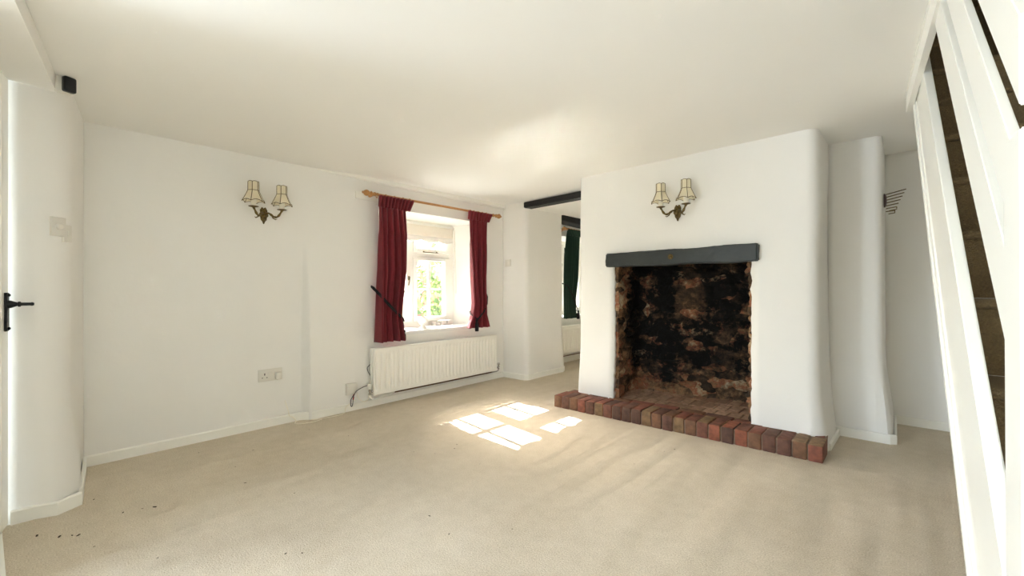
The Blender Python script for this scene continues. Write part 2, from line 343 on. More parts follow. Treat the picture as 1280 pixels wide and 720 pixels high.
# generic wall skin swept along a plan path; left-hand normal (room side) is to the right of travel
def arc(cx, cy, r, a0, a1, n=8): return [(cx+r*math.cos(math.radians(a0+(a1-a0)*i/n)), cy+r*math.sin(math.radians(a0+(a1-a0)*i/n))) for i in range(n+1)]
def resample(path, step=.06):
    out = [path[0]]
    for p, q in zip(path, path[1:]):
        d = math.dist(p, q); n = max(1, int(round(d/step)))
        for i in range(1, n+1): out.append((p[0]+(q[0]-p[0])*i/n, p[1]+(q[1]-p[1])*i/n))
    return out
def normals(path):
    N = []
    for i in range(len(path)):
        a = path[max(i-1, 0)]; c = path[min(i+1, len(path)-1)]; t = Vector((c[0]-a[0], c[1]-a[1])).normalized()
        N.append(Vector((t.y, -t.x)))       # right of travel
    return N
def skin(name, path, z0=0, z1=2.33, flare=lambda s, z, p: 0, hole=None, m=PAINT, step=.06, label=None, amp=.005, zs=None, edge=None):
    P = resample(path, step); N = normals(P); b = MB()
    if zs is None:
        nz = max(1, int((z1-z0)/.06)); zs = [z0+(z1-z0)*j/nz for j in range(nz+1)]
    V = []
    for i, p in enumerate(P):
        row = []
        for z in zs:
            o = flare(i/(len(P)-1), z, p)+wob((p[0], p[1], z), amp)
            q = [p[0]+N[i].x*o, p[1]+N[i].y*o, z]
            if edge: q = edge(q, p, z)
            row.append(b.bm.verts.new(q))
        V.append(row)
    for i in range(len(P)-1):
        for j in range(len(zs)-1):
            if hole and hole((P[i][0]+P[i+1][0])/2, (P[i][1]+P[i+1][1])/2, (zs[j]+zs[j+1])/2): continue
            b.bm.faces.new((V[i][j], V[i][j+1], V[i+1][j+1], V[i+1][j]))
    b.bm.faces.ensure_lookup_table()
    for v in [v for v in b.bm.verts if not v.link_faces]: b.bm.verts.remove(v)
    bmesh.ops.recalc_face_normals(b.bm, faces=b.bm.faces[:])
    f = b.bm.faces[:][0]; cc = f.calc_center_median()
    k = min(range(len(P)), key=lambda i: (P[i][0]-cc.x)**2+(P[i][1]-cc.y)**2)
    if f.normal.x*N[k].x+f.normal.y*N[k].y < 0: bmesh.ops.reverse_faces(b.bm, faces=b.bm.faces[:])
    o = b.build(name, m); struct(o, label)
    sm = o.modifiers.new('thickness', 'SOLIDIFY'); sm.thickness = .05; sm.offset = -1
    return o
def skirting(name, path, off=lambda s, p: 0, h=.07, label=None):
    P = resample(path, .08); N = normals(P); b = MB(); prof = [(0, 0), (.016, 0), (.016, h-.008), (.010, h), (0, h)]
    V = []
    for i, p in enumerate(P):
        o = off(i/(len(P)-1), p)-.004
        V.append([b.bm.verts.new((p[0]+N[i].x*(o+a), p[1]+N[i].y*(o+a), z)) for a, z in prof])
    for i in range(len(P)-1):
        for j in range(4): b.bm.faces.new((V[i][j], V[i][j+1], V[i+1][j+1], V[i+1][j]))
    b.bm.faces.new(V[0]); b.bm.faces.new(V[-1][::-1]); bmesh.ops.recalc_face_normals(b.bm, faces=b.bm.faces[:])
    return struct(b.build(name, GLOSS, ang=30), label)

# window wall (bulges out where the battered lower wall begins)
def wx(y, z):
    a = .072*max(0, min(1, (1.57-z)/.75))**.8
    return -3.957+a*sstep(1.625, 1.672, y)-.02*a/.072*sstep(1.2, 1.6, y)*(1-sstep(1.625, 1.672, y))+(.064-a)*sstep(1.45, 2.3, y)+wob((0, y, z), .006, 1.6)
IN1 = (2.35, 3.84, .70, 1.98)
def window_wall(name, ya, yb, IN, OUT, xf, label):
    ys = sorted(set([ya+(yb-ya)*i/int((yb-ya)/.05) for i in range(int((yb-ya)/.05)+1)]+[IN[0], IN[1]]))
    ys = [y for y in ys if y in (ya, yb, IN[0], IN[1]) or min(abs(y-IN[0]), abs(y-IN[1])) > .015]
    if ya < 1.6: ys = sorted(set(ys+[1.605+.006*i for i in range(13)]))
    zs = sorted(set([2.34*j/46 for j in range(47)]+[IN[2], IN[3]])); zs = [z for z in zs if z in (IN[2], IN[3]) or min(abs(z-IN[2]), abs(z-IN[3])) > .015]
    b = MB(); V = {(i, j): b.bm.verts.new((xf(y, z), y, z)) for i, y in enumerate(ys) for j, z in enumerate(zs)}
    for i in range(len(ys)-1):
        for j in range(len(zs)-1):
            if IN[0]-1e-6 <= ys[i] and ys[i+1] <= IN[1]+1e-6 and IN[2]-1e-6 <= zs[j] and zs[j+1] <= IN[3]+1e-6: continue
            b.bm.faces.new((V[i, j], V[i+1, j], V[i+1, j+1], V[i, j+1]))
    def mp(y, z):
        return (OUT[0]+(y-IN[0])/(IN[1]-IN[0])*(OUT[1]-OUT[0]), OUT[2]+(z-IN[2])/(IN[3]-IN[2])*(OUT[3]-OUT[2]))
    ia, ib = ys.index(IN[0]), ys.index(IN[1]); ja, jb = zs.index(IN[2]), zs.index(IN[3])
    ring = [(i, ja) for i in range(ia, ib)]+[(ib, j) for j in range(ja, jb)]+[(i, jb) for i in range(ib, ia, -1)]+[(ia, j) for j in range(jb, ja, -1)]
    rows = [[V[k] for k in ring]]
    for t in (.04, .3, .6, 1):
        r = []
        for k in ring:
            v = V[k].co; y2, z2 = mp(ys[k[0]], zs[k[1]])
            r.append(b.bm.verts.new((v.x+(XI-v.x)*t, v.y+(y2-v.y)*t, v.z+(z2-v.z)*t)))
        rows.append(r)
    n = len(ring)
    for A, B in zip(rows, rows[1:]):
        for k in range(n): b.bm.faces.new((A[k], A[(k+1) % n], B[(k+1) % n], B[k]))
    bmesh.ops.recalc_face_normals(b.bm, faces=b.bm.faces[:])
    o = b.build(name, PAINT, ang=50); struct(o, label); return o
window_wall('wall_left', .243, 4.20, IN1, WIN1, wx, 'white plaster wall with the window, bulging out beside the socket')
window_wall('wall_left_next_room', 5.0, Y1, (5.44, 6.92, .71, 1.98), WIN2, lambda y, z: -3.93+wob((1, y, z), .005), 'white window wall of the next room')

# door-side nib: door wall, rounded corner, return to the long wall
nibp = [(-3.262, -.07), (-3.262, -.03)]+arc(-3.43, -.005, .17, 0, 82, 12)[1:]+[(-3.957, .245)]
def nibfl(s, z, p): return .05*sstep(.6, .0, z)*sstep(.0, .09, p[1])*sstep(-3.6, -3.35, p[0])
# travel direction +y on the door wall puts the room (+x) on the right
skin('wall_door_side', nibp, label='white nib wall with rounded corner beside the door', flare=nibfl, step=.04)
skin('wall_beyond_door', [(-3.26, Y0), (-3.26, -.98)], label='white wall beyond the doorway')
b = MB(); b.box((-3.36, -.98, 2.19), (-3.25, -.06, 2.34)); b.box((-3.38, -.10, 0), (-3.27, -.062, 2.19), .004); b.box((-3.38, -.99, 0), (-3.27, -.93, 2.19), .004)
struct(b.build('trim_1', GLOSS), 'white door lining')
skirting('baseboard_door_side', [(-3.262, -.055), (-3.258, .03), (-3.228, .10), (-3.285, .185), (-3.5, .205), (-3.957, .245)], lambda s, p: .002, label='white baseboard around the nib by the door')
skirting('baseboard_left', [(-3.957, .245), (-3.957, 1.60), (-3.945, 1.625), (-3.90, 1.68), (-3.888, 1.70), (-3.89, 4.17)], label='white baseboard under the socket and the radiator')

# nib between the windows and passage to the next room
npth = [(-3.93, 5.02), (-3.57, 5.01)]+arc(-3.57, 4.96, .05, 90, 0, 5)[1:]+[(-3.505, 4.26)]+arc(-3.565, 4.25, .06, 0, -90, 6)[1:]+[(-3.92, 4.175)]
npth = npth[::-1]
def npfl(s, z, p): return .03*sstep(.6, .0, z)*sstep(4.5, 4.95, p[1])
skin('wall_passage', npth, label='white rounded wall end between the two windows', flare=npfl, step=.04)
skirting('baseboard_passage', [(-3.93, 4.173), (-3.53, 4.185), (-3.502, 4.215), (-3.503, 4.25), (-3.522, 4.95), (-3.545, 5.02), (-3.93, 5.03)], lambda s, p: .022*sstep(4.5, 4.95, p[1])*sstep(-3.6, -3.54, p[0]), label='white baseboard around the wall end by the passage')
skirting('baseboard_next_room', [(-3.93, 5.03), (-3.93, Y1)], label='white baseboard in the next room')
b = MB(); b.hexa([(-3.60, 4.185, 2.172), (-2.36, 4.185, 2.19), (-2.36, 5.02, 2.20), (-3.60, 5.02, 2.19)], [(-3.60, 4.185, 2.36), (-2.36, 4.185, 2.36), (-2.36, 5.02, 2.36), (-3.60, 5.02, 2.36)])
struct(b.build('wall_passage_header', PAINT, smooth=False), 'white lowered soffit over the passage')

# chimney breast: one plaster skin with the fireplace opening left out
CH = [(X1-.02, 5.03), (-2.36, 5.03)]+arc(-2.36, 4.98, .05, 90, 180, 4)[1:]+[(-2.415, 3.765)]+arc(-2.385, 3.755, .03, 180, 270, 4)+[(-2.03, 3.725), (-.855, 3.725)]+arc(-.50, 3.80, .075, -90, 0, 7)+[(-.425, 4.26)]
FX0, FX1, FZ = -2.03, -.855, 1.40
def chfl(s, z, p):
    if p[1] > 4.4: return 0
    o = .028*sstep(.75, .0, z)
    if p[0] > -.5: o += .02*sstep(.35, 0, z)
    return o+.012*noise.noise((p[0]*2.2, p[1]*2.2, z*1.7))
def inhole(x, y, z): return y < 3.74 and FX0 < x < FX1 and z < FZ
def chedge(q, p, z):
    if abs(p[1]-3.725) < .01 and z < FZ+.01:
        j = .011*noise.noise((z*17, p[0], 1))+.007*noise.noise((z*55, p[0], 2))
        if abs(p[0]-FX0) < .002: q[0] += j
        if abs(p[0]-FX1) < .002: q[0] += j
    return q
zc = [FZ*j/44 for j in range(45)]+[FZ+(2.36-FZ)*j/17 for j in range(1, 18)]
skin('wall_chimney_breast', CH, hole=inhole, flare=chfl, zs=zc, amp=.004, edge=chedge, step=.055, label='white plastered chimney breast with the fireplace opening')

# recess right of the chimney and the far back wall
RC = [(-.43, 4.252), (-.145, 4.262)]+arc(-.145, 4.312, .05, -90, 0, 6)[1:]+[(-.095, 4.95)]
skin('wall_recess', RC, flare=lambda s, z, p: .055*sstep(.62, .0, z)*sstep(-.2, -.1, p[0])*(1 if p[1]>4.275 else .35), step=.04, label='white wall stub right of the chimney breast')
skirting('baseboard_recess', [(-.41, 4.245), (-.06, 4.245), (-.036, 4.262), (-.04, 4.93)], lambda s, p: .004, label='white baseboard at the wall stub right of the chimney')
skin('wall_back', [(-.12, 4.93), (X1, 4.935)], label='white wall at the back under the stairs')
skirting('baseboard_back', [(-.03, 4.925), (X1, 4.93)], label='white baseboard along the back wall under the stairs')
b = MB()
P = [(-.425, 3.79), (-.41, 4.25)]; skirting('baseboard_chimney_side', P, lambda s, p: .045, h=.05, label='low white edge at the side of the chimney breast')

# boxed beam above the door, ceiling batten, fascia at the stairwell
def by(x): return .075-.148*(x+3.1)
b = MB()
xs = (-3.30, 1.3)
b.hexa([(-3.30, by(-3.30), 2.185), (1.3, by(1.3)+.02, 2.20), (1.3, by(1.3)-.9, 2.20), (-3.30, by(-3.30)-.9, 2.185)], [(-3.30, by(-3.30)+.004, 2.33), (1.3, by(1.3)+.024, 2.37), (1.3, by(1.3)-.9, 2.37), (-3.30, by(-3.30)-.9, 2.33)])
struct(b.build('trim_2', PAINT, smooth=False), 'white boxed ceiling beam running from above the door')
b = MB()
n = 26; V = []
for i in range(n+1):
    y = 1.75+(4.19-1.75)*i/n; x = wx(y, 2.2); z = cz(x, y)-.004; d = .05*sstep(1.75, 2.25, y); h = .012+.026*sstep(1.75, 2.4, y)
    V.append([b.bm.verts.new(q) for q in ((x-.01, y, z+.02), (x+d, y, z+.02), (x+d, y, z-h+.006), (x+d-.006, y, z-h), (x-.01, y, z-h))])
for i in range(n):
    for j in range(4): b.bm.faces.new((V[i][j], V[i][j+1], V[i+1][j+1], V[i+1][j]))
b.bm.faces.new(V[0]); b.bm.faces.new(V[-1]); bmesh.ops.recalc_face_normals(b.bm, faces=b.bm.faces[:])
struct(b.build('trim_3', GLOSS, ang=30), 'white batten along the ceiling above the window')
b = MB()
def fa(y, dz0, dz1, x0, x1): return [(fascia_x(y)+x0, y, cz(fascia_x(y), y)+dz0), (fascia_x(y)+x1, y, cz(fascia_x(y), y)+dz0), (fascia_x(y)+x1, y, cz(fascia_x(y), y)+dz1), (fascia_x(y)+x0, y, cz(fascia_x(y), y)+dz1)]
FD = -.10
for (ya, yb, x0, x1, z0_, z1_) in ((3.50, HY0, -.002, .016, FD, .2), (3.50, HY0, -.008, -.001, -.012, .01), (3.47, HY0, -.003, .022, FD-.006, FD+.006)):
    b.hexa([fa(ya, z0_, z1_, x0, x1)[k] for k in range(4)], [fa(yb, z0_, z1_, x0, x1)[k] for k in range(4)])
b.hexa([(.04, 3.485, 2.285), (1.3, 3.485, 2.30), (1.3, 3.505, 2.30), (.04, 3.505, 2.285)], [(.04, 3.485, 2.5), (1.3, 3.485, 2.5), (1.3, 3.505, 2.5), (.04, 3.505, 2.5)])
struct(b.build('trim_4', GLOSS, smooth=False), 'white fascia board at the edge of the stairwell opening')

# ------------------------------------------------------------------ windows
XG = -4.42
def bars(b, x0, x1, y0, y1, z0, z1): b.box((x0, y0, z0), (x1, y1, z1), .004, 1)
def make_window(name, W, label, yoff=0):
    t = thing(name, label, None, (XG, (W[0]+W[1])/2, W[2]), kind='structure')
    y0, y1, z0, z1 = W; e = .004
    b = MB(); ym = 3.045+yoff; hf = .06
    bars(b, -4.47, -4.38, y0+e, y0+.055, z0-.02, z1-e); bars(b, -4.47, -4.38, y1-.075, y1-e, z0-.02, z1-e)
    bars(b, -4.469, -4.381, y0+.053, y1-.073, z0-.019, z0+.055); bars(b, -4.469, -4.381, y0+.053, y1-.073, z1-.06, z1-e-.001)
    bars(b, -4.467, -4.383, ym, ym+.06, z0+.05, z1-.055)
    bars(b, -4.465, -4.384, ym+.057, y1-.072, 1.545, 1.60)          # transom of the right light
    b.build('window_frame', GLOSS, t)
    def sash(nm, ya, yb, za, zb, ycuts, zcuts, st, lb=None):
        b = MB(); xa, xb = -4.445, -4.368
        ya += .002; yb -= .002; za += .002; zb -= .002
        bars(b, xa, xb, ya, ya+st[0], za, zb); bars(b, xa, xb, yb-st[1], yb, za, zb)
        bars(b, xa+.001, xb-.001, ya+st[0]-.002, yb-st[1]+.002, za+.0005, za+st[2]); bars(b, xa+.001, xb-.001, ya+st[0]-.002, yb-st[1]+.002, zb-st[3], zb-.0005)
        for y in ycuts: b.box((-4.436, y-.016, za+st[2]-.003), (-4.400, y+.016, zb-st[3]+.003), .003, 1)
        for z in zcuts: b.box((-4.4345, ya+st[0]-.003, z-.015), (-4.4015, yb-st[1]+.003, z+.015), .003, 1)
        o = b.build(nm, GLOSS, t)
        if lb: o['label'] = lb
        g = MB(); g.box((-4.424, ya+st[0]-.006, za+st[2]-.006), (-4.420, yb-st[1]+.006, zb-st[3]+.006)); g.build('glass', GLASS, o, smooth=False)
        return o
    yl0, yl1 = y0+.055, ym
    cl = sash('casement', yl0, yl1, z0+.055, z1-.06, [2.768+yoff], [1.128, 1.474], (.062, .036, .04, .05))
    cr = sash('casement', ym+.06, y1-.075, z0+.055, 1.545, [3.367+yoff], [1.152], (.05, .07, .05, .036))
    fl = sash('fanlight', ym+.06, y1-.075, 1.60, z1-.06, [3.367+yoff], [], (.05, .07, .05, .04))
    # iron-less white handles and stays
    b = MB(); b.box((-4.372, ym-.02, 1.26), (-4.352, ym-.004, 1.31), .003); b.tube([(-4.345, ym-.012, 1.30), (-4.34, ym-.02, 1.25), (-4.342, ym-.03, 1.20)], .006); b.build('casement_handle', BRASS, cl)
    b = MB(); b.box((-4.368, 3.24+yoff, 1.605), (-4.342, 3.46+yoff, 1.612), .002); b.lathe([(.009, -.006), (.009, .008)], (-4.352, 3.24+yoff, 1.612)); b.lathe([(.008, -.006), (.008, .01)], (-4.352, 3.44+yoff, 1.612)); b.build('fanlight_stay', BRASS, fl)
    b = MB(); b.box((-4.368, 3.25+yoff, .80), (-4.345, 3.45+yoff, .807), .002); b.lathe([(.008, -.006), (.008, .01)], (-4.352, 3.43+yoff, .807)); b.build('casement_stay', GLOSS, cr)
    return t
w1 = make_window('window_1', WIN1, 'white painted cottage window with small panes above the radiator')
b = MB(); b.hexa([(-4.40, WIN1[0]-.02, .672), (-3.872, 2.325, .672), (-3.872, 3.845, .672), (-4.40, WIN1[1]+.02, .672)], [(-4.40, WIN1[0]-.02, .706), (-3.872, 2.325, .706), (-3.872, 3.845, .706), (-4.40, WIN1[1]+.02, .706)])
bmesh.ops.bevel(b.bm, geom=b.bm.edges[:], offset=.006, segments=2, affect='EDGES')
b.build('window_sill', SILLM, w1)
w2 = make_window('window_2', WIN2, 'white window of the next room behind the green curtain', yoff=3.1)
b = MB(); b.box((-4.40, WIN2[0]-.03, .685), (-3.90, WIN2[1]+.05, .716), .006); b.build('window_sill', SILLM, w2)

# ------------------------------------------------------------------ fireplace
fp = thing('fireplace_recess', 'sooty rubble stone fireplace recess under the black lintel', 'fireplace', (-1.44, 4.0, .1))
path = [(-2.06, 3.752), (-1.995, 3.756), (-2.06, 4.25), (-2.04, 4.285), (-.98, 4.42), (-.93, 4.39), (-.885, 3.756), (-.82, 3.752)]
P = resample(path, .016); N = [-q for q in normals(P)]; N = normals(P)
b = MB(); zs = [.06+(1.46-.06)*j/88 for j in range(89)]; V = []
def stone_d(p):
    q = Vector((p[0]*1.0, p[1]*1.0, p[2]*1.9))*6.2+Vector((noise.noise(Vector(p)*3), noise.noise(Vector(p)*3+Vector((9, 0, 0))), noise.noise(Vector(p)*3+Vector((0, 9, 0)))))*.9
    d = noise.voronoi(q)[0]; e = d[1]-d[0]
    return min(e*.09, .028)+.010*noise.noise(q*.5)*3+.006*noise.noise(Vector(p)*30)-.02
for i, p in enumerate(P):
    row = []
    front = p[1] < 3.7555
    for z in zs:
        d = stone_d((p[0], p[1], z))
        if front: d = d*.5-.0
        # travel runs left jamb -> back -> right jamb: inside of the recess lies to the right
        row.append(b.bm.verts.new((p[0]+N[i].x*d, p[1]+N[i].y*d, z)))
    V.append(row)
for i in range(len(P)-1):
    for j in range(len(zs)-1): b.bm.faces.new((V[i][j], V[i][j+1], V[i+1][j+1], V[i+1][j]))
bmesh.ops.recalc_face_normals(b.bm, faces=b.bm.faces[:])
b.build('stone_lining', STONE, fp, ang=60)
SOOT = mat('chimney_soot', srgb(16, 13, 11), .95, bump=.8, bscale=20)
b = MB(); b.box((-2.2, 3.76, 1.46), (-.75, 4.55, 1.50)); b.box((-2.2, 4.50, 0), (-.75, 4.56, 1.5)); b.box((-2.24, 3.80, 0), (-2.18, 4.56, 1.5)); b.box((-.78, 3.80, 0), (-.72, 4.56, 1.5))
b.build('flue_throat', SOOT, fp, smooth=False)
ft = MB(); rnd = random.Random(3)
z = .098; y = 3.765; row = 0
while y < 4.42:
    ln = .215; x = -2.10-(row % 2)*.05
    while x < -.86:
        ft.box((x, y, .06), (x+.095, y+ln, z+rnd.uniform(-.002, .003)+.004), .004, 1); x += .1035
    y += ln+.008; row += 1
fo = ft.build('fireplace_floor', FBRICK, fp)
b = MB(); b.box((-2.12, 3.76, .0), (-.85, 4.46, .096)); b.build('floor_mortar', MORTAR, fp, smooth=False)

he = thing('brick_hearth', 'raised red brick hearth kerb in front of the fireplace', 'hearth', (-1.455, 3.56, 0))
rnd = random.Random(5)
b = MB(); xa, xb = -2.535, -.375; nb = 24; wd = (xb-xa)/nb
def hy(x): return 3.440+.038*(x-xa)/(xb-xa)
def hz(x): return .117+.006*math.sin(x*3)
for i in range(nb):
    x = xa+i*wd; g = .005; y = hy(x)+rnd.uniform(-.004, .004); zt = hz(x)+rnd.uniform(-.003, .003)
    m_ = Matrix.Translation((x+wd/2, y+.11, zt/2)) @ Matrix.Rotation(rnd.uniform(-.012, .012), 4, 'Z') @ Matrix.Rotation(rnd.uniform(-.012, .012), 4, 'Y')
    b.box((-wd/2+g, -.11, -zt/2-.002), (wd/2-g, .105, zt/2), .007, 2, m_)
for v in b.bm.verts: v.co += Vector((noise.noise(v.co*40), noise.noise(v.co*40+Vector((5, 0, 0))), noise.noise(v.co*40+Vector((0, 5, 0)))))*.0022
b.build('front_brick_course', BRICK, he)
b = MB(); x = -2.50
while x < -.42:
    l = min(.215, -.385-x); yy = hy(x)+.222; zt = hz(x)-.002+rnd.uniform(-.002, .002)
    b.box((x, yy, 0), (x+l-.01, yy+.10, zt), .006, 2); x += .217
for v in b.bm.verts: v.co += Vector((noise.noise(v.co*40), noise.noise(v.co*40+Vector((5, 0, 0))), noise.noise(v.co*40+Vector((0, 5, 0)))))*.002
b.build('rear_brick_course', BRICK, he)
b = MB(); b.hexa([(-2.525, 3.452, 0), (-.385, 3.490, 0), (-.385, 3.79, 0), (-2.525, 3.79, 0)], [(-2.525, 3.452, .106), (-.385, 3.490, .106), (-.385, 3.79, .106), (-2.525, 3.79, .106)]); b.build('mortar_bed', MORTAR, he, smooth=False)

li = thing('fireplace_lintel', 'rough black painted timber lintel over the fireplace', 'lintel', (-1.44, 3.70, 1.42))
b = MB(); bb = bmesh.new(); bmesh.ops.create_cube(bb, size=1)
for v in bb.verts: v.co = Vector((v.co.x*1.292-1.446, v.co.y*.16+3.75, v.co.z*(.128+.008*(v.co.x > 0))+1.424+.003*(1 if v.co.x > 0 else -1)))
bmesh.ops.bevel(bb, geom=bb.edges[:], offset=.010, segments=3, affect='EDGES')
bmesh.ops.subdivide_edges(bb, edges=[e for e in bb.edges if e.calc_length() > .5], cuts=50, use_grid_fill=True)
bmesh.ops.subdivide_edges(bb, edges=[e for e in bb.edges if e.calc_length() > .08], cuts=4, use_grid_fill=True)
for v in bb.verts:
    p = v.co.copy(); v.co.z += .007*noise.noise((p.x*3.5, 1, 4 if p.z > 1.42 else 9))+.0025*noise.noise(p*30); v.co.y += .006*noise.noise((p.x*5, 3, p.z*12))+.002*noise.noise(p*35+Vector((3, 3, 3)))
    if abs(p.x+1.446) > .62: v.co.x += .006*noise.noise(p*18)
b.add(bb); b.build('timber', LINTM, li, ang=40)
b = MB(); b.lathe([(.022, 0), (.022, .004), (.017, .007), (.013, .006), (.013, .003)], (0, 0, 0), n=20, mtx=Matrix.Translation((-1.462, 3.668, 1.424)) @ Matrix.Rotation(PI/2, 4, 'X')); b.lathe([(.010, 0), (.009, .008), (.004, .011)], n=12, mtx=Matrix.Translation((-1.462, 3.668, 1.424)) @ Matrix.Rotation(PI/2, 4, 'X'))
q = b.build('bolt', BRASS, li); q['label'] = 'round brass bolt head'

# ------------------------------------------------------------------ black beams
def bevel_all(b, w_=.008):
    bmesh.ops.bevel(b.bm, geom=b.bm.edges[:], offset=w_, segments=2, affect='EDGES')
b = MB(); b.hexa([(-3.525, 4.158, 2.172), (-2.40, 4.158, 2.190), (-2.40, 4.30, 2.190), (-3.525, 4.30, 2.172)], [(-3.525, 4.158, 2.243), (-2.40, 4.158, 2.262), (-2.40, 4.30, 2.262), (-3.525, 4.30, 2.243)]); bevel_all(b)
tag(b.build('ceiling_beam', BLACK), 'black ceiling beam across the passage between window wall and chimney', 'beam')
b = MB(); b.hexa([(-3.95, 5.04, 2.175), (-3.72, 5.04, 2.175), (-3.72, 7.55, 2.10), (-3.95, 7.55, 2.10)], [(-3.95, 5.04, 2.33), (-3.72, 5.04, 2.33), (-3.72, 7.55, 2.33), (-3.95, 7.55, 2.33)]); bevel_all(b)
tag(b.build('ceiling_beam', BLACK), 'black beam above the green curtain in the next room', 'beam')

# ------------------------------------------------------------------ staircase (45 degree flight, turned 2 degrees)
sdir = Vector((-.037, 1, 0)).normalized(); ndir = Vector((sdir.y, -sdir.x, 0))
def SP(a, c, z): return tuple(sdir*a+ndir*c+Vector((0, 0, z)))
st = thing('staircase', 'white painted open staircase with sloping rails and brown carpeted steps', 'staircase', SP(1.2, .2, 0))
def slope_board(b, a0, a1, c0, c1, z0, z1, zmin=None, zmax=2.9):
    """board in the stair plane, z = a + offset, between offsets z0 and z1"""
    b.hexa([SP(a0, c0, a0+z0), SP(a0, c1, a0+z0), SP(a0, c1, a0+z1), SP(a0, c0, a0+z1)], [SP(a1, c0, a1+z0), SP(a1, c1, a1+z0), SP(a1, c1, a1+z1), SP(a1, c0, a1+z1)])
b = MB(); slope_board(b, 1.19, 3.44, .196, .226, -1.175, -.69); bevel_all(b, .003)
for z0_, z1_, o in ((-1.20, -1.165, .012), (-1.165, -1.11, .006)):
    slope_board(b, 1.21, 3.42, .196-o, .199, z0_, z1_)
so_ = b.build('outer_stringer', GLOSS, st, smooth=False)
for z0_, z1_, a1 in ((-.20, -.018, 2.75), (.062, .223, 2.6), (.332, .490, 2.4)):
    b = MB(); slope_board(b, 1.13, a1, .196, .213, z0_, z1_); bevel_all(b, .002); b.build('sloping_rail', GLOSS, st, smooth=False)
b = MB(); pts = lambda z, e=0: [SP(1.122, .1945, z), SP(1.122, .275, z), SP(1.242, .275, z), SP(1.242, .1945, z)]
b.hexa(pts(.0), pts(1.425)); bevel_all(b, .004); b.build('newel_post', GLOSS, st, smooth=False)
b = MB(); slope_board(b, .95, 3.6, 1.05, 1.08, -1.175, -.55); b.build('wall_stringer', GLOSS, st, smooth=False)
for k in range(-2, 11):
    a = 1.675+.2255*k; z = a-.785
    if z < .05: continue
    b = MB(); d = .2255; r = .012
    prof = [(a, z-.225+.0), (a, z-.028)]+[(a-.012+.014*math.cos(t)*-1-.002, z-.014+.014*math.sin(t)) for t in (-PI/2, -PI/4, 0, PI/4, PI/2)]+[(a+d, z), (a+d, z-.04), (a+.03, z-.04), (a+.03, z-.225)]
    bb = bmesh.new(); A = [bb.verts.new(SP(p, .227, q)) for p, q in prof]; B = [bb.verts.new(SP(p, 1.05, q)) for p, q in prof]
    nn = len(prof); bb.faces.new(A); bb.faces.new(B[::-1])
    for i in range(nn): bb.faces.new((A[i], A[(i+1) % nn], B[(i+1) % nn], B[i]))
    bmesh.ops.recalc_face_normals(bb, faces=bb.faces[:]); b.add(bb); b.build('carpeted_step', STAIRC, st, ang=50)

# ------------------------------------------------------------------ door leaf with black latch
dr = thing('door_1', 'white door leaf standing open at the left edge', None, (-3.245, -.08, 0), kind='structure')
da = math.radians(-10)
DM = Matrix.Translation((-3.245, -.0625, 0)) @ Matrix.Rotation(da, 4, 'Z')
def dbox(b, x0, x1, z0, z1, y0, y1, bev=.003): b.box((x0, y0, z0), (x1, y1, z1), bev, 1, DM)
b = MB(); L_ = .82; T = -.04
for (x0, x1, z0, z1) in ((0, .11, .012, 2.18), (L_-.11, L_, .012, 2.18), (.11, L_-.11, .012, .22), (.11, L_-.11, .86, 1.02), (.11, L_-.11, 2.05, 2.18)): dbox(b, x0, x1, z0, z1, T, 0)
dbox(b, .10, L_-.10, .21, .87, T+.012, -.012); dbox(b, .10, L_-.10, 1.01, 2.06, T+.012, -.012)
b.build('door_leaf', GLOSS, dr, smooth=False)
b = MB(); xh = .052
b.box((xh-.02, 0, .955), (xh+.02, .010, 1.140), .002, 1, DM)
for z in (.968, 1.128): b.lathe([(.007, .009), (.007, .015), (.003, .018)], n=10, mtx=DM @ Matrix.Translation((xh, 0, z)) @ Matrix.Rotation(-PI/2, 4, 'X'))
ph = b.build('handle_plate', IRON, dr); ph['label'] = 'black iron latch plate'
b = MB(); b.lathe([(.020, .004), (.018, .014), (.012, .026), (.009, .034), (.013, .037), (.013, .043), (.008, .047), (.0075, .075), (.009, .083), (.006, .089)], n=16, mtx=DM @ Matrix.Translation((xh, 0.006, 1.084)) @ Matrix.Rotation(-PI/2, 4, 'X'))
b.build('handle_knob', IRON, ph)

b = MB(); b.hexa([(-3.24, -.100, 0), (-2.2, -.100, 0), (-2.2, -.036, 0), (-3.24, -.083, 0)], [(-3.24, -.100, .012), (-2.2, -.100, .012), (-2.2, -.036, .012), (-3.24, -.083, .012)]); struct(b.build('trim_5', GLOSS, smooth=False), 'white floor strip at the foot of the door leaf')

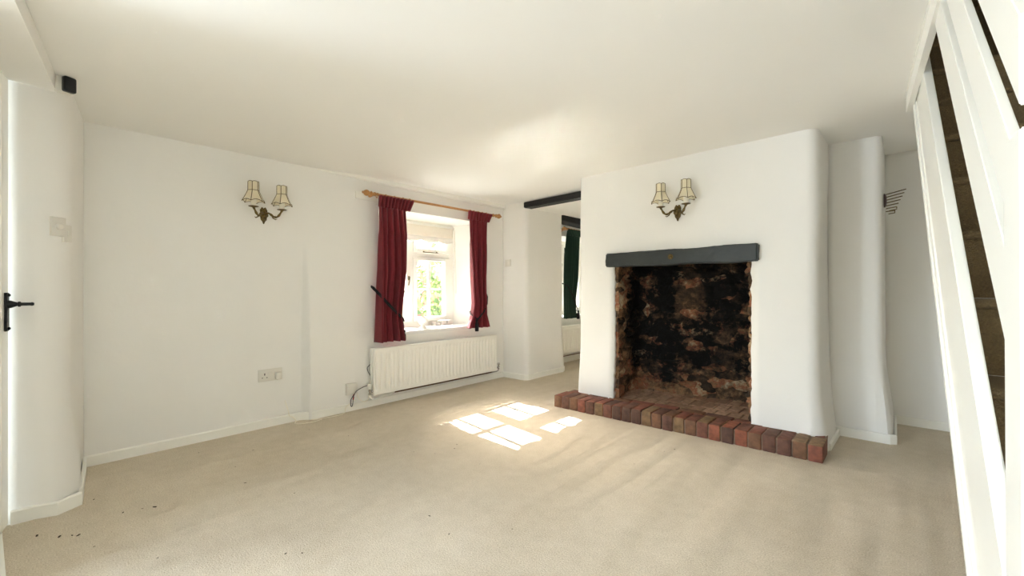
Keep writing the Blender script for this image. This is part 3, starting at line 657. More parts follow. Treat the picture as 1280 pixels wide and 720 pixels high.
# ------------------------------------------------------------------ radiators
def make_radiator(label, y0, y1, z0, z1, xf, name='radiator'):
    t = thing(name, label, 'radiator', (xf-.04, (y0+y1)/2, z0))
    n = int((y1-y0-.05)/.0505); pitch = (y1-y0-.05)/n
    b = MB(); ys = [y0]; 
    zs = [z0, z0+.004, z0+.03, z0+.05, z0+.07, z1-.07, z1-.05, z1-.03, z1-.004, z1]
    ys = []
    for i in range(n*10+1): ys.append(y0+.025+(y1-y0-.05)*i/(n*10))
    ys = [y0, y0+.004, y0+.012]+ys+[y1-.012, y1-.004, y1]
    V = []
    for y in ys:
        row = []
        for z in zs:
            e = 0
            if y in (ys[0], ys[-1]) or z in (zs[0], zs[-1]): e = -.008
            q = ((y-y0-.025)/pitch) % 1 if y0+.025 < y < y1-.025 else 0
            g_ = min(q, 1-q) if y0+.025 < y < y1-.025 else 0; rib = sstep(.03, .26, g_)
            amt = sstep(z0+.04, z0+.075, z)*sstep(z1-.04, z1-.075, z)
            row.append(b.bm.verts.new((xf+e+.022*rib*amt-.020*amt*(y0+.02 < y < y1-.02), y, z)))
        V.append(row)
    for i in range(len(ys)-1):
        for j in range(len(zs)-1): b.bm.faces.new((V[i][j], V[i+1][j], V[i+1][j+1], V[i][j+1]))
    # side and back faces of the front panel
    b.box((xf-.036, y0+.001, z0+.001), (xf-.022, y1-.001, z1-.001), .003, 1)
    for i in range(n):      # small weld dimples above and below the flutes
        for z in (z0+.035, z1-.035): b.lathe([(.006, -.003), (.005, .0015), (.002, .0022)], n=8, mtx=Matrix.Translation((xf, y0+.025+pitch*(i+1), z)) @ Matrix.Rotation(PI/2, 4, 'Y')) if i < n-1 else None
    b.build('front_panel', RADM, t, ang=60)
    b = MB(); b.box((xf-.075, y0-.004, z0+.004), (xf-.056, y1+.004, z1-.002), .004, 2); b.build('rear_panel', RADM, t)
    b = MB()
    for i in range(n): 
        y = y0+.05+i*pitch; b.box((xf-.058, y, z0+.05), (xf-.02, y+.004, z1-.05))
    b.build('convector_fins', RADM, t, smooth=False)
    for y in (y0+.2, y1-.2): b = MB(); b.box((xf-.105, y-.015, z0+.05), (xf-.07, y+.015, z1-.05), .003); b.build('wall_bracket', RADM, t)
    return t
def valve(t, y, z, x, kind, pipe):
    b = MB()
    if kind == 'white':
        b.lathe([(.016, 0), (.019, .004), (.019, .04), (.015, .046)], (x, y, z+.025), n=18); v = b.build('valve_cap', PLAST, t)
    b = MB(); b.lathe([(.011, -.03), (.014, -.028), (.014, -.018), (.010, -.016), (.010, .0), (.015, .002), (.015, .014), (.011, .016), (.011, .026)], (x, y, z), n=14)
    sgn = -1 if kind == 'white' else 1
    b.tube([(x, y, z+.0), (x, y-sgn*.035, z)], .010); b.lathe([(.015, -.008), (.015, .008)], (x, y-sgn*.024, z), 'Y', n=6)
    if kind != 'white': b.lathe([(.017, .0), (.02, .006), (.017, .026), (.008, .03)], (x, y, z+.026), n=16)
    b.build('valve_body', CHROME, t)
    b = MB(); b.tube(pipe, .0075, 10); b.build('supply_pipe', GLOSS if kind == 'white' else CHROME, t)
rad = make_radiator('long white fluted radiator under the window with the red curtains', 2.235, 3.945, .125, .577, -3.785)
valve(rad, 2.20, .165, -3.815, 'white', [(-3.815, 2.20, .14), (-3.812, 2.205, .11), (-3.80, 2.235, .085), (-3.80, 2.29, .085), (-3.82, 2.36, .105), (-3.855, 2.50, .105)])
valve(rad, 3.985, .165, -3.80, 'chrome', [(-3.80, 3.985, .14), (-3.805, 3.985, .12), (-3.83, 3.97, .105), (-3.855, 3.92, .10)])
b = MB(); b.tube([(-3.857, 2.48, .102), (-3.857, 3.2, .10), (-3.857, 3.93, .10)], .0075, 10); q = b.build('floor_pipe', DARKCOP, rad); q['label'] = 'dull pipe under the radiator'
rad2 = make_radiator('white radiator seen through the passage under the green curtain', 5.30, 6.72, .16, .585, -3.80)
valve(rad2, 5.26, .20, -3.83, 'white', [(-3.83, 5.26, .17), (-3.83, 5.27, .13), (-3.86, 5.33, .11), (-3.88, 5.5, .11)])
b = MB(); b.tube([(-3.885, 5.5, .11), (-3.885, 6.7, .11)], .0075, 10); b.build('floor_pipe', DARKCOP, rad2)

# ------------------------------------------------------------------ curtains, poles, tie-backs
def lerp_tab(tab, v):
    for (a, *A), (c, *B) in zip(tab, tab[1:]):
        if a <= v <= c:
            t = (v-a)/(c-a); t = t*t*(3-2*t); return [p+(q-p)*t for p, q in zip(A, B)]
    return tab[-1][1:]
def curtain(name, label, cat, group, m, x0, tab, folds, amp, seed, heading=None):
    """tab: (v, yL, yR, z) from top v=0 to hem v=1"""
    t = thing(name, label, cat, (x0, (tab[0][1]+tab[0][2])/2, tab[0][3]), group)
    nu, nv = folds*14, 70; rs = random.Random(seed); ph = [rs.uniform(-.6, .6) for _ in range(folds+2)]; am = [rs.uniform(.6, 1.2) for _ in range(folds+2)]
    def fn(u, v):
        yL, yR, z = lerp_tab(tab, v)
        q = u*folds; k = int(min(folds-1, q)); fr = q-k; a_ = am[k]*(1-fr)+am[k+1]*fr; p = ph[k]*(1-fr)+ph[k+1]*fr
        wv = math.sin(q*2*PI+p*sstep(.05, .5, v)*2)
        f2 = .25*math.sin(q*4*PI+seed+v*3)
        ap = amp*a_*(.45+.55*sstep(.02, .25, v))*(1+.35*v)
        y = yL+(yR-yL)*(u+.35/folds/2/PI*math.sin(q*4*PI)*.9)
        if v > .97: pass
        z2 = z+.008*noise.noise((u*5, v*2, seed))*(1 if v > .9 else .3)
        return Vector((x0+ap*(wv+f2)+.012*noise.noise((u*3, v*3, seed)), y, z2))
    b = MB(); b.grid(fn, nu, nv); o = b.build('cloth', m, t, ang=180)
    s = o.modifiers.new('thickness', 'SOLIDIFY'); s.thickness = .004
    # gathered heading
    if heading:
        zt, hh = heading; b = MB()
        def hd(u, v):
            yL, yR = tab[0][1], tab[0][2]; q = u*folds*2
            y = yL+(yR-yL)*u; fl = 1+.5*(1-v)
            return Vector((x0+.006+amp*.5*math.sin(q*2*PI)*fl+.012*(1-v), y+u*u*.045*(1-v), zt-hh*v-.016*noise.noise((q*1.1, 2, seed))*v))
        b.grid(hd, folds*20, 8); o = b.build('gathered_heading', m, t, ang=180); s = o.modifiers.new('thickness', 'SOLIDIFY'); s.thickness = .006
    return t
def finial(b, y, z, x, s, r=.028):
    prof = [(.014, 0), (.022, .006), (.022, .012), (.012, .018), (.012, .026), (.020, .032), (r, .048), (r+.002, .06), (.022, .078), (.011, .088), (.013, .095), (.008, .102)]
    M_ = Matrix.Translation((x, y, z)) @ Matrix.Rotation(-PI/2*s, 4, 'X'); b.lathe(prof, n=20, mtx=M_)
def pole(label, y0, y1, z, x, xw, rings, brackets, ballish=False):
    t = thing('curtain_pole', label, 'curtain pole', (x, (y0+y1)/2, z))
    b = MB(); b.tube([(x, y0, z), (x, (y0+y1)/2, z+.001), (x, y1, z)], .0125, 16); b.build('rod', WOOD, t)
    for y, s in ((y0, -1), (y1, 1)): b = MB(); finial(b, y, z, x, s); b.build('finial', WOOD, t)
    for y in brackets:
        b = MB(); b.tube([(xw, y, z), (x-.01, y, z)], [.02]+[.012], 12); b.lathe([(.018, -.008), (.02, 0), (.018, .008)], (x, y, z), 'Y', 16); b.lathe([(.03, 0), (.03, .008), (.022, .014)], (xw, y, z), 'X', 18); b.build('bracket', WOOD, t)
    for y in rings:
        b = MB(); bb = []
        for i in range(21): bb.append((x+.021*math.cos(2*PI*i/20), y+.004*math.sin(2*PI*i/20), z-.006+.021*math.sin(2*PI*i/20)))
        b.tube(bb, .0035, 8, cap=False); b.tube([(x, y, z-.027), (x, y, z-.038)], .003, 6); b.build('ring', WOOD, t)
    return t
XC = -3.79
pl = pole('turned pine curtain pole with round finials above the window', 2.215, 3.93, 2.075, XC, -3.90, [2.27, 2.36, 2.46, 2.56, 2.64, 3.49, 3.55, 3.62, 3.69, 3.76], [2.245, 3.885])
b = MB(); b.box((-3.905, 2.10, 2.03), (-3.885, 2.33, 2.10), .003); q = b.build('backing_board', GLOSS, pl); q['label'] = 'white painted wall board behind the pole bracket'
curtain('curtain', 'wide burgundy curtain left of the window, tied low with a black rope', 'curtain', 'burgundy curtains at the window', RED, XC+.012,
        [(0, 2.275, 2.64, 2.045), (.06, 2.28, 2.585, 1.95), (.25, 2.285, 2.60, 1.70), (.5, 2.285, 2.595, 1.33), (.78, 2.272, 2.55, .98), (.86, 2.27, 2.54, .86), (1, 2.265, 2.58, .635)], 5, .046, 1, heading=(2.065, .11))
curtain('curtain', 'narrow burgundy curtain right of the window, pinched above its hem', 'curtain', 'burgundy curtains at the window', RED, XC+.012,
        [(0, 3.445, 3.80, 2.05), (.06, 3.475, 3.76, 1.96), (.25, 3.475, 3.745, 1.70), (.5, 3.49, 3.73, 1.33), (.78, 3.52, 3.735, .98), (.87, 3.50, 3.74, .84), (.93, 3.455, 3.77, .76), (1, 3.43, 3.79, .69)], 4, .040, 2, heading=(2.072, .10))
def rope(b, pts, r=.007):
    pts = [Vector(p) for p in pts]; P2 = []
    for p, q in zip(pts, pts[1:]):
        for i in range(8): P2.append(p.lerp(q, i/8))
    P2.append(pts[-1]); b.tube(P2, [r*(1+.12*math.sin(i*1.6)) for i in range(len(P2))], 8)
def tassel(b, x, y, z, h=.10):
    b.lathe([(.006, 0), (.016, -.008), (.018, -.022), (.012, -.034), (.015, -.04), (.021, -.055), (.024, -.055-h*.6), (.022, -.055-h)], (x, y, z), n=14)
t = thing('curtain_tieback', 'black rope tie-back slanting across the left burgundy curtain', 'tie-back', (-3.74, 2.25, 1.15))
b = MB(); rope(b, [(-3.885, 2.262, 1.185), (-3.81, 2.238, 1.175), (-3.752, 2.275, 1.11), (-3.728, 2.35, 1.02), (-3.726, 2.44, .935), (-3.735, 2.53, .86), (-3.77, 2.56, .83), (-3.86, 2.55, .84), (-3.895, 2.42, .95)]); rope(b, [(-3.885, 2.262, 1.175), (-3.81, 2.236, 1.158), (-3.748, 2.275, 1.088), (-3.724, 2.35, .998), (-3.722, 2.44, .915), (-3.735, 2.53, .84)]); b.build('cord', ROPE, t)
b = MB(); rope(b, [(-3.79, 2.555, .84), (-3.835, 2.60, .78), (-3.84, 2.605, .73)], .005); tassel(b, -3.84, 2.605, .735, .055); b.build('tassel', ROPE, t)
t = thing('curtain_tieback', 'black rope tie-back with a hanging tassel on the right burgundy curtain', 'tie-back', (-3.74, 3.6, .9))
b = MB(); rope(b, [(-3.88, 3.735, 1.15), (-3.80, 3.755, 1.13), (-3.765, 3.755, 1.06), (-3.748, 3.735, .98), (-3.735, 3.68, .90), (-3.728, 3.60, .83), (-3.727, 3.545, .80), (-3.74, 3.505, .83), (-3.775, 3.485, .86), (-3.83, 3.52, .88), (-3.83, 3.62, .93)]); rope(b, [(-3.80, 3.757, 1.12), (-3.762, 3.752, 1.04), (-3.745, 3.725, .965), (-3.732, 3.67, .885), (-3.725, 3.59, .815), (-3.724, 3.545, .785)]); b.build('cord', ROPE, t)
b = MB(); tassel(b, -3.722, 3.535, .80, .09); b.build('tassel', ROPE, t)

pl2 = pole('pine curtain pole in the next room, seen through the passage', 5.50, 6.95, 2.07, -3.80, -3.93, [5.56+.07*i for i in range(6)], [5.54, 6.9])
curtain('curtain', 'dark green curtain in the next room, seen through the passage', 'curtain', None, GREENC, -3.785,
        [(0, 5.50, 5.86, 2.045), (.06, 5.47, 5.84, 1.95), (.25, 5.44, 5.82, 1.7), (.5, 5.435, 5.78, 1.33), (.75, 5.425, 5.70, .98), (.9, 5.425, 5.70, .80), (1, 5.42, 5.74, .70)], 6, .026, 4, heading=(2.065, .09))
t = thing('curtain_tieback', 'black rope tie-back around the green curtain', 'tie-back', (-3.73, 5.4, 1.2))
b = MB(); rope(b, [(-3.92, 5.37, 1.25), (-3.80, 5.385, 1.235), (-3.735, 5.43, 1.20), (-3.72, 5.52, 1.08), (-3.72, 5.62, .93), (-3.74, 5.71, .83), (-3.80, 5.73, .80), (-3.92, 5.65, .86)]); b.build('cord', ROPE, t)
b = MB(); tassel(b, -3.735, 5.715, .82, .08); b.build('tassel', ROPE, t)

# roller blind
t = thing('roller_blind', 'cream roller blind with scalloped hem at the top of the window', 'blind', (-4.35, 3.07, 1.95))
b = MB(); b.tube([(-4.335, 2.42, 1.938), (-4.335, 3.70, 1.938)], .021, 18); b.box((-4.362, 2.415, 1.915), (-4.348, 2.42, 1.965)); b.build('roller', GLOSS, t)
b = MB(); b.grid(lambda u, v: (-4.318-.001*v, 2.44+u*1.235, 1.938-v*(.135)), 60, 4)
o = b.build('blind_cloth', BLINDM, t); s = o.modifiers.new('thickness', 'SOLIDIFY'); s.thickness = .002
b = MB()
def sc_edge(u):
    q = u*5.0; return .050+.026*abs(math.sin(q*PI))**.7
b.grid(lambda u, v: (-4.319-.001*v, 2.44+u*1.235, 1.803-v*sc_edge(u)), 120, 3)
o = b.build('scalloped_hem', mat('white_blind_hem', srgb(240, 238, 230), .8), t); s = o.modifiers.new('thickness', 'SOLIDIFY'); s.thickness = .002
b = MB(); rope(b, [(-4.33, 3.712, 1.92), (-4.325, 3.715, 1.5), (-4.32, 3.72, 1.12), (-4.31, 3.722, 1.095), (-4.30, 3.72, 1.12), (-4.31, 3.715, 1.5), (-4.322, 3.712, 1.92)], .0035); b.build('pull_cord', PLAST, t)

# things on the sill
t = thing('round_gadget', 'small round white gadget on a cone foot on the window sill', 'gadget', (-4.07, 3.02, .706))
def ringm(b, c, R, r, n=28, m_=10, axis=Vector((1, -.55, 0)).normalized()):
    a1 = Vector((0, 0, 1)); a2 = axis.cross(a1)
    b.tube([Vector(c)+a1*R*math.cos(2*PI*i/n)+a2*R*math.sin(2*PI*i/n) for i in range(n+1)], r, m_, cap=False)
b = MB(); b.lathe([(.042, 0), (.040, .006), (.018, .026), (.010, .045)], (-4.07, 3.02, .706), n=20); b.build('foot', PLAST, t)
b = MB(); ringm(b, (-4.07, 3.02, .79), .040, .013); b.build('ring_head', PLAST, t)
b = MB(); b.lathe([(.030, -.008), (.033, 0), (.030, .012), (.012, .018)], n=18, mtx=Matrix.Translation((-4.07, 3.02, .79)) @ Vector((1, -.55, 0)).to_track_quat('Z', 'Y').to_matrix().to_4x4()); b.build('dial', GLOSS, t)
t = thing('plastic_box', 'low white plastic box in the right corner of the window sill', 'box', (-4.30, 3.5, .706))
b = MB(); b.box((-4.36, 3.45, .706), (-4.27, 3.62, .765), .008); b.box((-4.355, 3.36, .706), (-4.28, 3.44, .742), .008); b.build('casing', PLAST, t)
b = MB(); b.box((-4.272, 3.535, .722), (-4.2685, 3.545, .752), .001); b.build('slot', BLKW, t)

# ------------------------------------------------------------------ wall lights
def make_sconce():
    t = thing('wall_light', 'x', 'wall light', (0, 0, 0), 'brass wall lights with two shell shades')
    # local frame: wall is the plane y=0, fitting comes out along -y, x to the right
    b = MB(); n = 40; out = []
    for i in range(n):
        a = 2*PI*i/n; s_, c_ = math.sin(a), math.cos(a)
        r = .042*(1+.10*math.cos(5*(a-PI))+.07*math.cos(9*(a-PI))); out.append((r*s_*.78, r*c_*1.28+(-.012 if c_ < -.6 else 0)-.012*max(0, -c_)**6))
    V = []
    for k, (f, dy) in enumerate(((1, 0), (1, -.006), (.78, -.012), (.62, -.011), (.45, -.021), (.2, -.028), (.02, -.03))):
        V.append([b.bm.verts.new((x*f, dy, z*f)) for x, z in out])
    for A, B in zip(V, V[1:]):
        for i in range(n): b.bm.faces.new((A[i], A[(i+1) % n], B[(i+1) % n], B[i]))
    b.bm.faces.new(V[-1]); b.bm.faces.new(V[0][::-1])
    for zz, rr in ((.03, .012), (0, .016), (-.03, .012), (-.055, .008)): b.lathe([(rr, 0), (rr*1.1, .005), (rr*.6, .010), (.002, .013)], n=12, mtx=Matrix.Translation((0, -.018, zz)) @ Matrix.Rotation(PI/2, 4, 'X'))
    bmesh.ops.recalc_face_normals(b.bm, faces=b.bm.faces[:]); b.build('backplate', BRASS, t, ang=60)
    for s in (-1, 1):
        b = MB(); pts = []
        for i in range(25):
            u = i/24; x = s*(.012+.095*u); y = -.02-.085*math.sin(u*PI/2); z = .0+.012*math.sin(u*PI*1.1)*(1-u)-.040*math.sin(max(0, (u-.15)/.85)*PI)**1.2+.028*u**3
            pts.append((x, y, z))
        b.tube(pts, [.0085+.003*math.sin(i*1.1)*(.6) for i in range(25)], 10)
        b.tube([(s*.045, -.055, -.012), (s*.058, -.05, -.035), (s*.075, -.055, -.046), (s*.085, -.062, -.040)], [.006, .005, .004, .002], 8)
        arm = b.build('arm', BRASS, t)
        cx, cy, cz0 = pts[-1]
        b = MB(); b.lathe([(.008, -.004), (.014, .0), (.034, .005), (.037, .009), (.030, .008), (.010, .006)], (cx, cy, cz0), n=24); b.build('drip_pan', BRASS, arm)
        b = MB(); b.lathe([(.0185, 0), (.0195, .004), (.0195, .072), (.012, .078)], (cx, cy, cz0+.008), n=18); b.build('candle_tube', CANDLE, arm)
        # six-sided bell shade of shell panels with scalloped rim
        sh = MB(); wires = MB(); H = .158; zb = cz0+.042
        def R(v, f):     # v 0 top .. 1 bottom ; f 0..1 across a panel
            if v < .42: r = .040+.001*v
            else: r = .0405+(.083-.0405)*((v-.42)/.58)**1.15
            return r
        NU = 6
        def pt(k, f, v):
            a0, a1 = 2*PI*k/6+.0, 2*PI*(k+1)/6+.0; r = R(v, f); A = Vector((math.cos(a0), math.sin(a0), 0))*r; B = Vector((math.cos(a1), math.sin(a1), 0))*r
            p = A.lerp(B, f); bulge = 1+.06*math.sin(f*PI)*(1 if v < .42 else .4); p *= bulge
            z = zb+H*(1-v)
            if v > .9: z += .014*math.sin(f*PI)*((v-.9)/.1)
            if v < .05: z += .006*math.sin(f*PI)*(1-v/.05)
            return Vector((cx+p.x, cy+p.y, z+.0))
        vv = [0, .05, .2, .42, .55, .7, .82, .9, .95, 1]
        for k in range(6):
            Vg = [[sh.bm.verts.new(pt(k, f/NU, v)) for v in vv] for f in range(NU+1)]
            for i in range(NU):
                for j in range(len(vv)-1): sh.bm.faces.new((Vg[i][j], Vg[i+1][j], Vg[i+1][j+1], Vg[i][j+1]))
            wires.tube([pt(k, 0, v) for v in vv], .0026, 6)
            for v in (0, .42, 1): wires.tube([pt(k, f/NU, v) for f in range(NU+1)], .0022, 6)
        o = sh.build('lamp_shade', SHADE, t, ang=30)
        wires.tube([(cx-.038, cy, zb+H*.75), (cx+.038, cy, zb+H*.75)], .0015, 6); wires.build('shade_wires', BRASS, o)
    return t
def copy_tree(o, parent=None):
    c = o.copy(); C.objects.link(c)
    if parent is not None: c.parent = parent
    for ch in [x for x in sc.objects if x.parent == o]: copy_tree(ch, c)
    return c
s1 = make_sconce(); s1.location = (-3.962, 1.315, 1.785); s1.rotation_euler = (0, 0, PI/2)
bpy.context.view_layer.update()
s2 = copy_tree(s1); s2.location = (-1.418, 3.722, 1.815); s2.rotation_euler = (0, 0, 0)
s1['label'] = 'brass wall light with two shell shades on the long left wall'
s2['label'] = 'brass wall light with two shell shades above the fireplace'

# ------------------------------------------------------------------ sockets, switches, sensor
def plate_socket(name, label, cat, M_, w_, h_, d=.010):
    t = thing(name, label, cat, tuple(M_.translation)); return t
def on_wall(p, nrm):
    """local x right, y up, z out of the wall"""
    z = Vector(nrm).normalized(); x = Vector((0, 0, 1)).cross(z).normalized(); y = z.cross(x)
    m = Matrix((x, y, z)).transposed().to_4x4(); m.translation = Vector(p); return m
M_ = on_wall((wx(1.365, .435)-.001, 1.365, .435), (1, 0, 0))
t = plate_socket('wall_socket', 'white double socket with a plug in its right outlet on the long left wall', 'socket', M_, 0, 0)
b = MB(); b.box((-.093, -.051, 0), (.093, .051, .011), .003, 2, M_); b.build('faceplate', PLAST, t)
for cx in (-.045, .045):
    if cx < 0:
        b = MB(); b.box((cx-.004, .0, .0105), (cx+.004, .018, .0118), 0, 1, M_); b.box((cx-.022, -.022, .0105), (cx-.012, -.016, .0118), 0, 1, M_); b.box((cx+.012, -.022, .0105), (cx+.022, -.016, .0118), 0, 1, M_); b.build('pin_slots', BLKW, t, smooth=False)
for cx in (-.012, .012): b = MB(); b.box((cx-.009, .012, .009), (cx+.009, .034, .015), .002, 1, M_); b.build('rocker_switch', PLAST, t)
t = thing('plug', 'white plug pushed into the right outlet of the double socket', 'plug', tuple(M_.translation+Vector((.03, .055, -.015))))
b = MB(); b.box((.030, -.040, .012), (.078, .018, .050), .008, 2, M_); b.box((.044, -.050, .020), (.064, -.036, .040), .005, 2, M_); b.build('plug_body', PLAST, t)

M_ = on_wall((wx(2.05, .21)-.001, 2.045, .212), (1, 0, 0))
t = thing('fused_spur', 'white fused spur box low on the wall left of the radiator', 'spur', tuple(M_.translation))
b = MB(); b.box((-.052, -.052, 0), (.052, .052, .030), .004, 2, M_); b.build('back_box', PLAST, t)
b = MB(); b.box((-.052, -.052, .031), (.052, .052, .040), .004, 2, M_); b.box((-.022, -.035, .039), (.022, -.012, .043), .002, 1, M_); b.build('faceplate', PLAST, t)
b = MB(); cab = [(-3.845, 2.062, .165), (-3.858, 2.050, .140), (-3.862, 2.034, .110), (-3.864, 2.032, .07), (-3.864, 2.040, .046), (-3.864, 2.052, .06), (-3.862, 2.056, .106), (-3.845, 2.055, .150), (-3.838, 2.078, .19), (-3.845, 2.142, .212), (-3.86, 2.20, .218), (-3.862, 2.235, .228), (-3.864, 2.252, .262), (-3.864, 2.242, .30), (-3.864, 2.214, .348), (-3.866, 2.205, .388), (-3.866, 2.225, .408), (-3.868, 2.250, .418), (-3.870, 2.248, .36), (-3.870, 2.252, .29)]
def smooth_path(p, n=6):
    p = [Vector(q) for q in p]; o = []
    for i in range(len(p)-1):
        a, b_, c, d = p[max(i-1, 0)], p[i], p[i+1], p[min(i+2, len(p)-1)]
        for k in range(n):
            t_ = k/n; o.append(.5*((2*b_)+(-a+c)*t_+(2*a-5*b_+4*c-d)*t_**2+(-a+3*b_-3*c+d)*t_**3))
    o.append(p[-1]); return o
# follow the wall face
def cablething(name, label, pts, m, r=.0035, n=6):
    b = MB(); b.tube(smooth_path(pts, n), r, 7); return tag(b.build(name, m), label, 'cable')
t = thing('signal_cable', 'thin dark cable with red ties looping from the spur box to behind the radiator', 'cable', (-3.85, 2.09, .16))
b = MB(); b.tube(smooth_path(cab), .0034, 7); b.build('dark_cable', BLKW, t)
for p in (10, 5, 4):
    b = MB(); q = [Vector(cab[13]), Vector(cab[12])] if p == 10 else [Vector(cab[6]), Vector(cab[7])] if p == 5 else [Vector(cab[0]), Vector(cab[1])]
    b.tube([q[0].lerp(q[1], .1), q[0].lerp(q[1], .7)], .0058, 8); b.build('red_tie', REDW, t)
cablething('power_cable', 'white cable hanging in a loop between the spur box and the radiator', [(-3.84, 2.09, .165), (-3.845, 2.10, .12), (-3.85, 2.15, .075), (-3.85, 2.20, .08), (-3.86, 2.22, .14), (-3.87, 2.23, .24), (-3.87, 2.25, .3)], WHTW, .003)
cablething('telephone_cable', 'loose white cable trailing along the carpet from the corner below the wall bulge', [(-3.938, 1.475, .20), (-3.932, 1.50, .10), (-3.925, 1.505, .066), (-3.915, 1.53, .05), (-3.885, 1.545, .02), (-3.87, 1.53, .006), (-3.82, 1.56, .004), (-3.80, 1.66, .004), (-3.82, 1.74, .004), (-3.86, 1.70, .004), (-3.858, 1.66, .012), (-3.85, 1.70, .004), (-3.83, 1.80, .004), (-3.82, 1.90, .004), (-3.85, 1.96, .004), (-3.868, 1.98, .012), (-3.868, 1.985, .045), (-3.866, 2.02, .075), (-3.866, 2.08, .10)], WHTW, .0028)

M_ = on_wall((-3.80, 4.172, 1.49), (0, -1, 0))
t = thing('light_switch', 'white switch plate on the wall end right of the burgundy curtain', 'switch', tuple(M_.translation))
b = MB(); b.box((-.046, -.046, -.003), (.046, .046, .009), .003, 2, M_); b.build('faceplate', PLAST, t)
b = MB(); b.box((-.010, -.014, .008), (.010, .014, .014), .002, 1, M_); b.build('rocker_switch', PLAST, t)

a = math.radians(40); M_ = on_wall((-3.43+.172*math.cos(a), -.005+.172*math.sin(a), 1.485), (math.cos(a), math.sin(a), 0))
t = thing('dimmer_switch', 'white dimmer switch with a round knob on the rounded corner by the door', 'switch', tuple(M_.translation))
b = MB(); b.box((-.036, -.050, -.006), (.036, .050, .008), .003, 2, M_); b.build('faceplate', PLAST, t)
b = MB(); b.lathe([(.017, .006), (.017, .016), (.013, .020)], n=18, mtx=M_); b.build('knob', PLAST, t)
a = math.radians(57); M_ = on_wall((-3.43+.172*math.cos(a), -.005+.172*math.sin(a), 1.455), (math.cos(a), math.sin(a), 0))
t = thing('light_switch', 'narrow white switch plate just right of the dimmer by the door', 'switch', tuple(M_.translation))
b = MB(); b.box((-.03, -.046, -.008), (.03, .046, .008), .003, 2, M_); b.build('faceplate', PLAST, t)
b = MB(); b.box((-.009, -.014, .007), (.009, .014, .013), .002, 1, M_); b.build('rocker_switch', PLAST, t)

M_ = on_wall((-3.262, .118, 2.222), (1, .45, 0))
t = thing('motion_sensor', 'small black-fronted motion sensor high in the corner by the door beam', 'sensor', tuple(M_.translation))
b = MB(); b.box((-.034, -.045, .0), (.034, .045, .028), .010, 3, M_); b.build('white_housing', PLAST, t)
b = MB(); b.box((-.016, -.040, .026), (.036, .040, .060), .010, 3, M_); b.build('black_lens', BLKPL, t)

# hanger fan on the side of the wall stub
M_ = on_wall((-.090, 4.345, 1.815), (1, 0, 0))
t = thing('hanging_rack', 'fan of thin metal arms on a dark round mount beside the wall stub', 'rack', tuple(M_.translation))
b = MB(); b.lathe([(.052, 0), (.052, .008), (.045, .014), (.02, .018)], n=28, mtx=M_); b.build('mount', mat('dark_stained_wood', srgb(52, 24, 18), .4), t)
b = MB()
for i in range(7):
    l = .15-.014*i; z = .05-.024*i
    p0 = M_ @ Vector((0, z*.9, .014)); p1 = p0+Vector((l*.75, .12-.03*i, l*.30-.004*i)); b.tube([p0, p0.lerp(p1, .5), p1], .0035, 6)
    if i >= 5: b.tube([p1, p1+Vector((.0, .0, -.018)), p0.lerp(p1, .3)+Vector((0, 0, -.02))], .0032, 6)
b.build('wire_arms', BRASS, t)

# crumbs on the carpet
b = MB(); rnd = random.Random(11)
spots = [(-3.02, .03), (-2.93, .10), (-2.90, .14), (-2.88, .16), (-3.0, .33), (-2.95, .45), (-2.62, -.02), (-2.7, .2), (-2.0, .75), (-1.95, .8)]
for i in range(26): spots.append((rnd.uniform(-3.7, -1.2), rnd.uniform(.2, 3.1)))
for i, (x, y) in enumerate(spots):
    s_ = rnd.uniform(.003, .005)*(1.1 if i < 6 else .7); bb = bmesh.new(); bmesh.ops.create_icosphere(bb, subdivisions=1, radius=s_)
    bmesh.ops.transform(bb, matrix=Matrix.Translation((x, y, s_*.25)) @ Matrix.Rotation(rnd.uniform(0, 3), 4, 'Z') @ Matrix.Diagonal((1, 2.4, .5, 1)), verts=bb.verts[:]); b.add(bb)
tag(b.build('carpet_crumbs', DEBM), 'scattered dark crumbs and bits on the beige carpet', 'crumbs', kind='stuff')

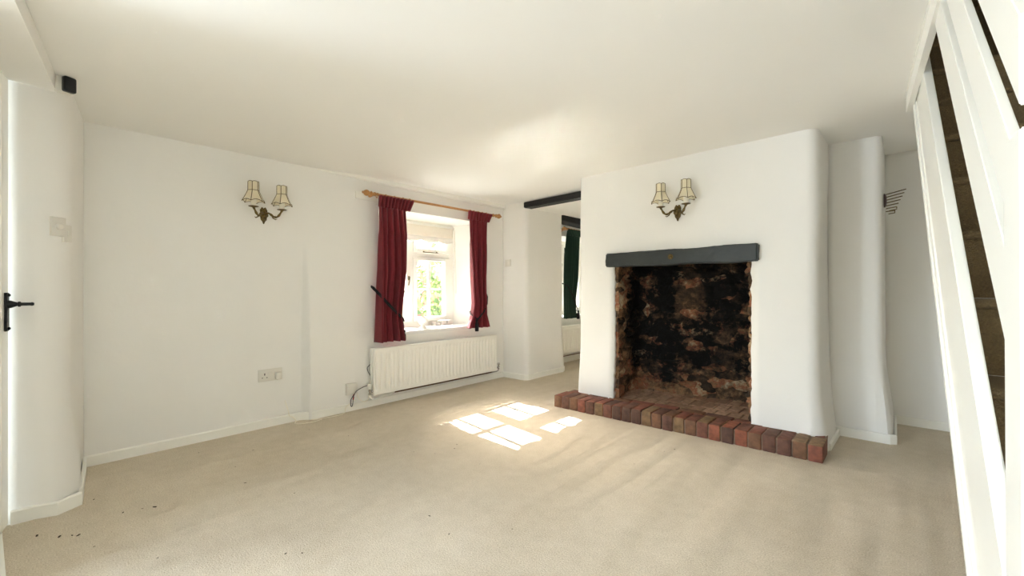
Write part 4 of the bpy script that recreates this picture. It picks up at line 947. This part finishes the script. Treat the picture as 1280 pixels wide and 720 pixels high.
# ------------------------------------------------------------------ garden outside the windows
b = MB(); b.box((-24, -12, -.5), (XO-.05, 24, -.35)); struct(b.build('garden_ground', GRASS, smooth=False), 'ground outside the windows')
def bush(label, c, rad, n, m, seed, group=None, m2=None):
    t = thing('garden_bush', label, 'bush', (c[0], c[1], -.35), group); rs = random.Random(seed)
    for mm, nn in ((m, n), (m2, n//2)):
        if mm is None: continue
        b = MB()
        for _ in range(nn):
            u = Vector((rs.gauss(0, 1), rs.gauss(0, 1), rs.gauss(0, 1))).normalized()*(rs.uniform(.55, 1.05))
            p = Vector((c[0]+u.x*rad[0], c[1]+u.y*rad[1], c[2]+u.z*rad[2])); a1 = Vector((rs.gauss(0, 1), rs.gauss(0, 1), rs.gauss(0, 1))).normalized(); a2 = a1.orthogonal().normalized(); s_ = rs.uniform(.05, .10)
            vs2 = [b.bm.verts.new(p+a1*s_), b.bm.verts.new(p+a2*s_*.5), b.bm.verts.new(p-a1*s_), b.bm.verts.new(p-a2*s_*.5)]; b.bm.faces.new(vs2)
        b.build('foliage', mm, t, smooth=False)
    b = MB(); rs = random.Random(seed)
    for k in range(5):
        p = [Vector((c[0]+rs.uniform(-.1, .1), c[1]+rs.uniform(-.1, .1), -.36))]
        for j in range(4): p.append(p[-1]+Vector((rs.uniform(-.25, .25)*rad[0], rs.uniform(-.25, .25)*rad[1], (c[2]+.35)*.3)))
        b.tube(p, [.03, .025, .02, .014, .008], 6)
    b.build('stems', mat('bark', srgb(96, 76, 56), .9), t)
bush('tall green bush right of centre outside the window', (-7.6, 6.6, 1.05), (.8, 1.1, 1.4), 1500, LEAF, 1, m2=LEAF2)
bush('blossoming pinkish bush left of centre outside the window', (-9.4, 5.0, 1.3), (.8, .9, 1.2), 1100, LEAF2, 2, m2=LEAF3)
bush('low green bush beyond the left casement outside the window', (-7.2, 3.9, .3), (.8, .9, 1.0), 1000, LEAF2, 3, m2=LEAF)
bush('far green bush behind the right edge of the window', (-8.9, 9.2, 1.0), (1.0, 1.2, 1.5), 1300, LEAF2, 4, m2=LEAF)
t = thing('garden_building', 'pale brick garden building with gabled roof outside the window', 'building', (-10.5, 7.0, -.35))
b = MB(); b.prism([(5.9, -.35), (8.3, -.35), (8.3, 1.3), (7.1, 2.15), (5.9, 1.3)], 0, -12.5, -10.4); b.build('wall', GBRICK, t, smooth=False)
b = MB(); b.hexa([(-12.6, 5.75, 1.22), (-10.25, 5.75, 1.22), (-10.25, 7.1, 2.20), (-12.6, 7.1, 2.20)], [(-12.6, 5.75, 1.30), (-10.25, 5.75, 1.30), (-10.25, 7.1, 2.28), (-12.6, 7.1, 2.28)]); b.hexa([(-12.6, 7.1, 2.20), (-10.25, 7.1, 2.20), (-10.25, 8.45, 1.22), (-12.6, 8.45, 1.22)], [(-12.6, 7.1, 2.28), (-10.25, 7.1, 2.28), (-10.25, 8.45, 1.30), (-12.6, 8.45, 1.30)]); b.build('roof', mat('pale_roof', srgb(214, 196, 186), .8), t, smooth=False)
b = MB(); b.box((-10.41, 6.7, -.35), (-10.37, 7.5, 1.2), .01); b.build('garden_door', mat('tan_garden_door', srgb(200, 150, 112), .6), t)
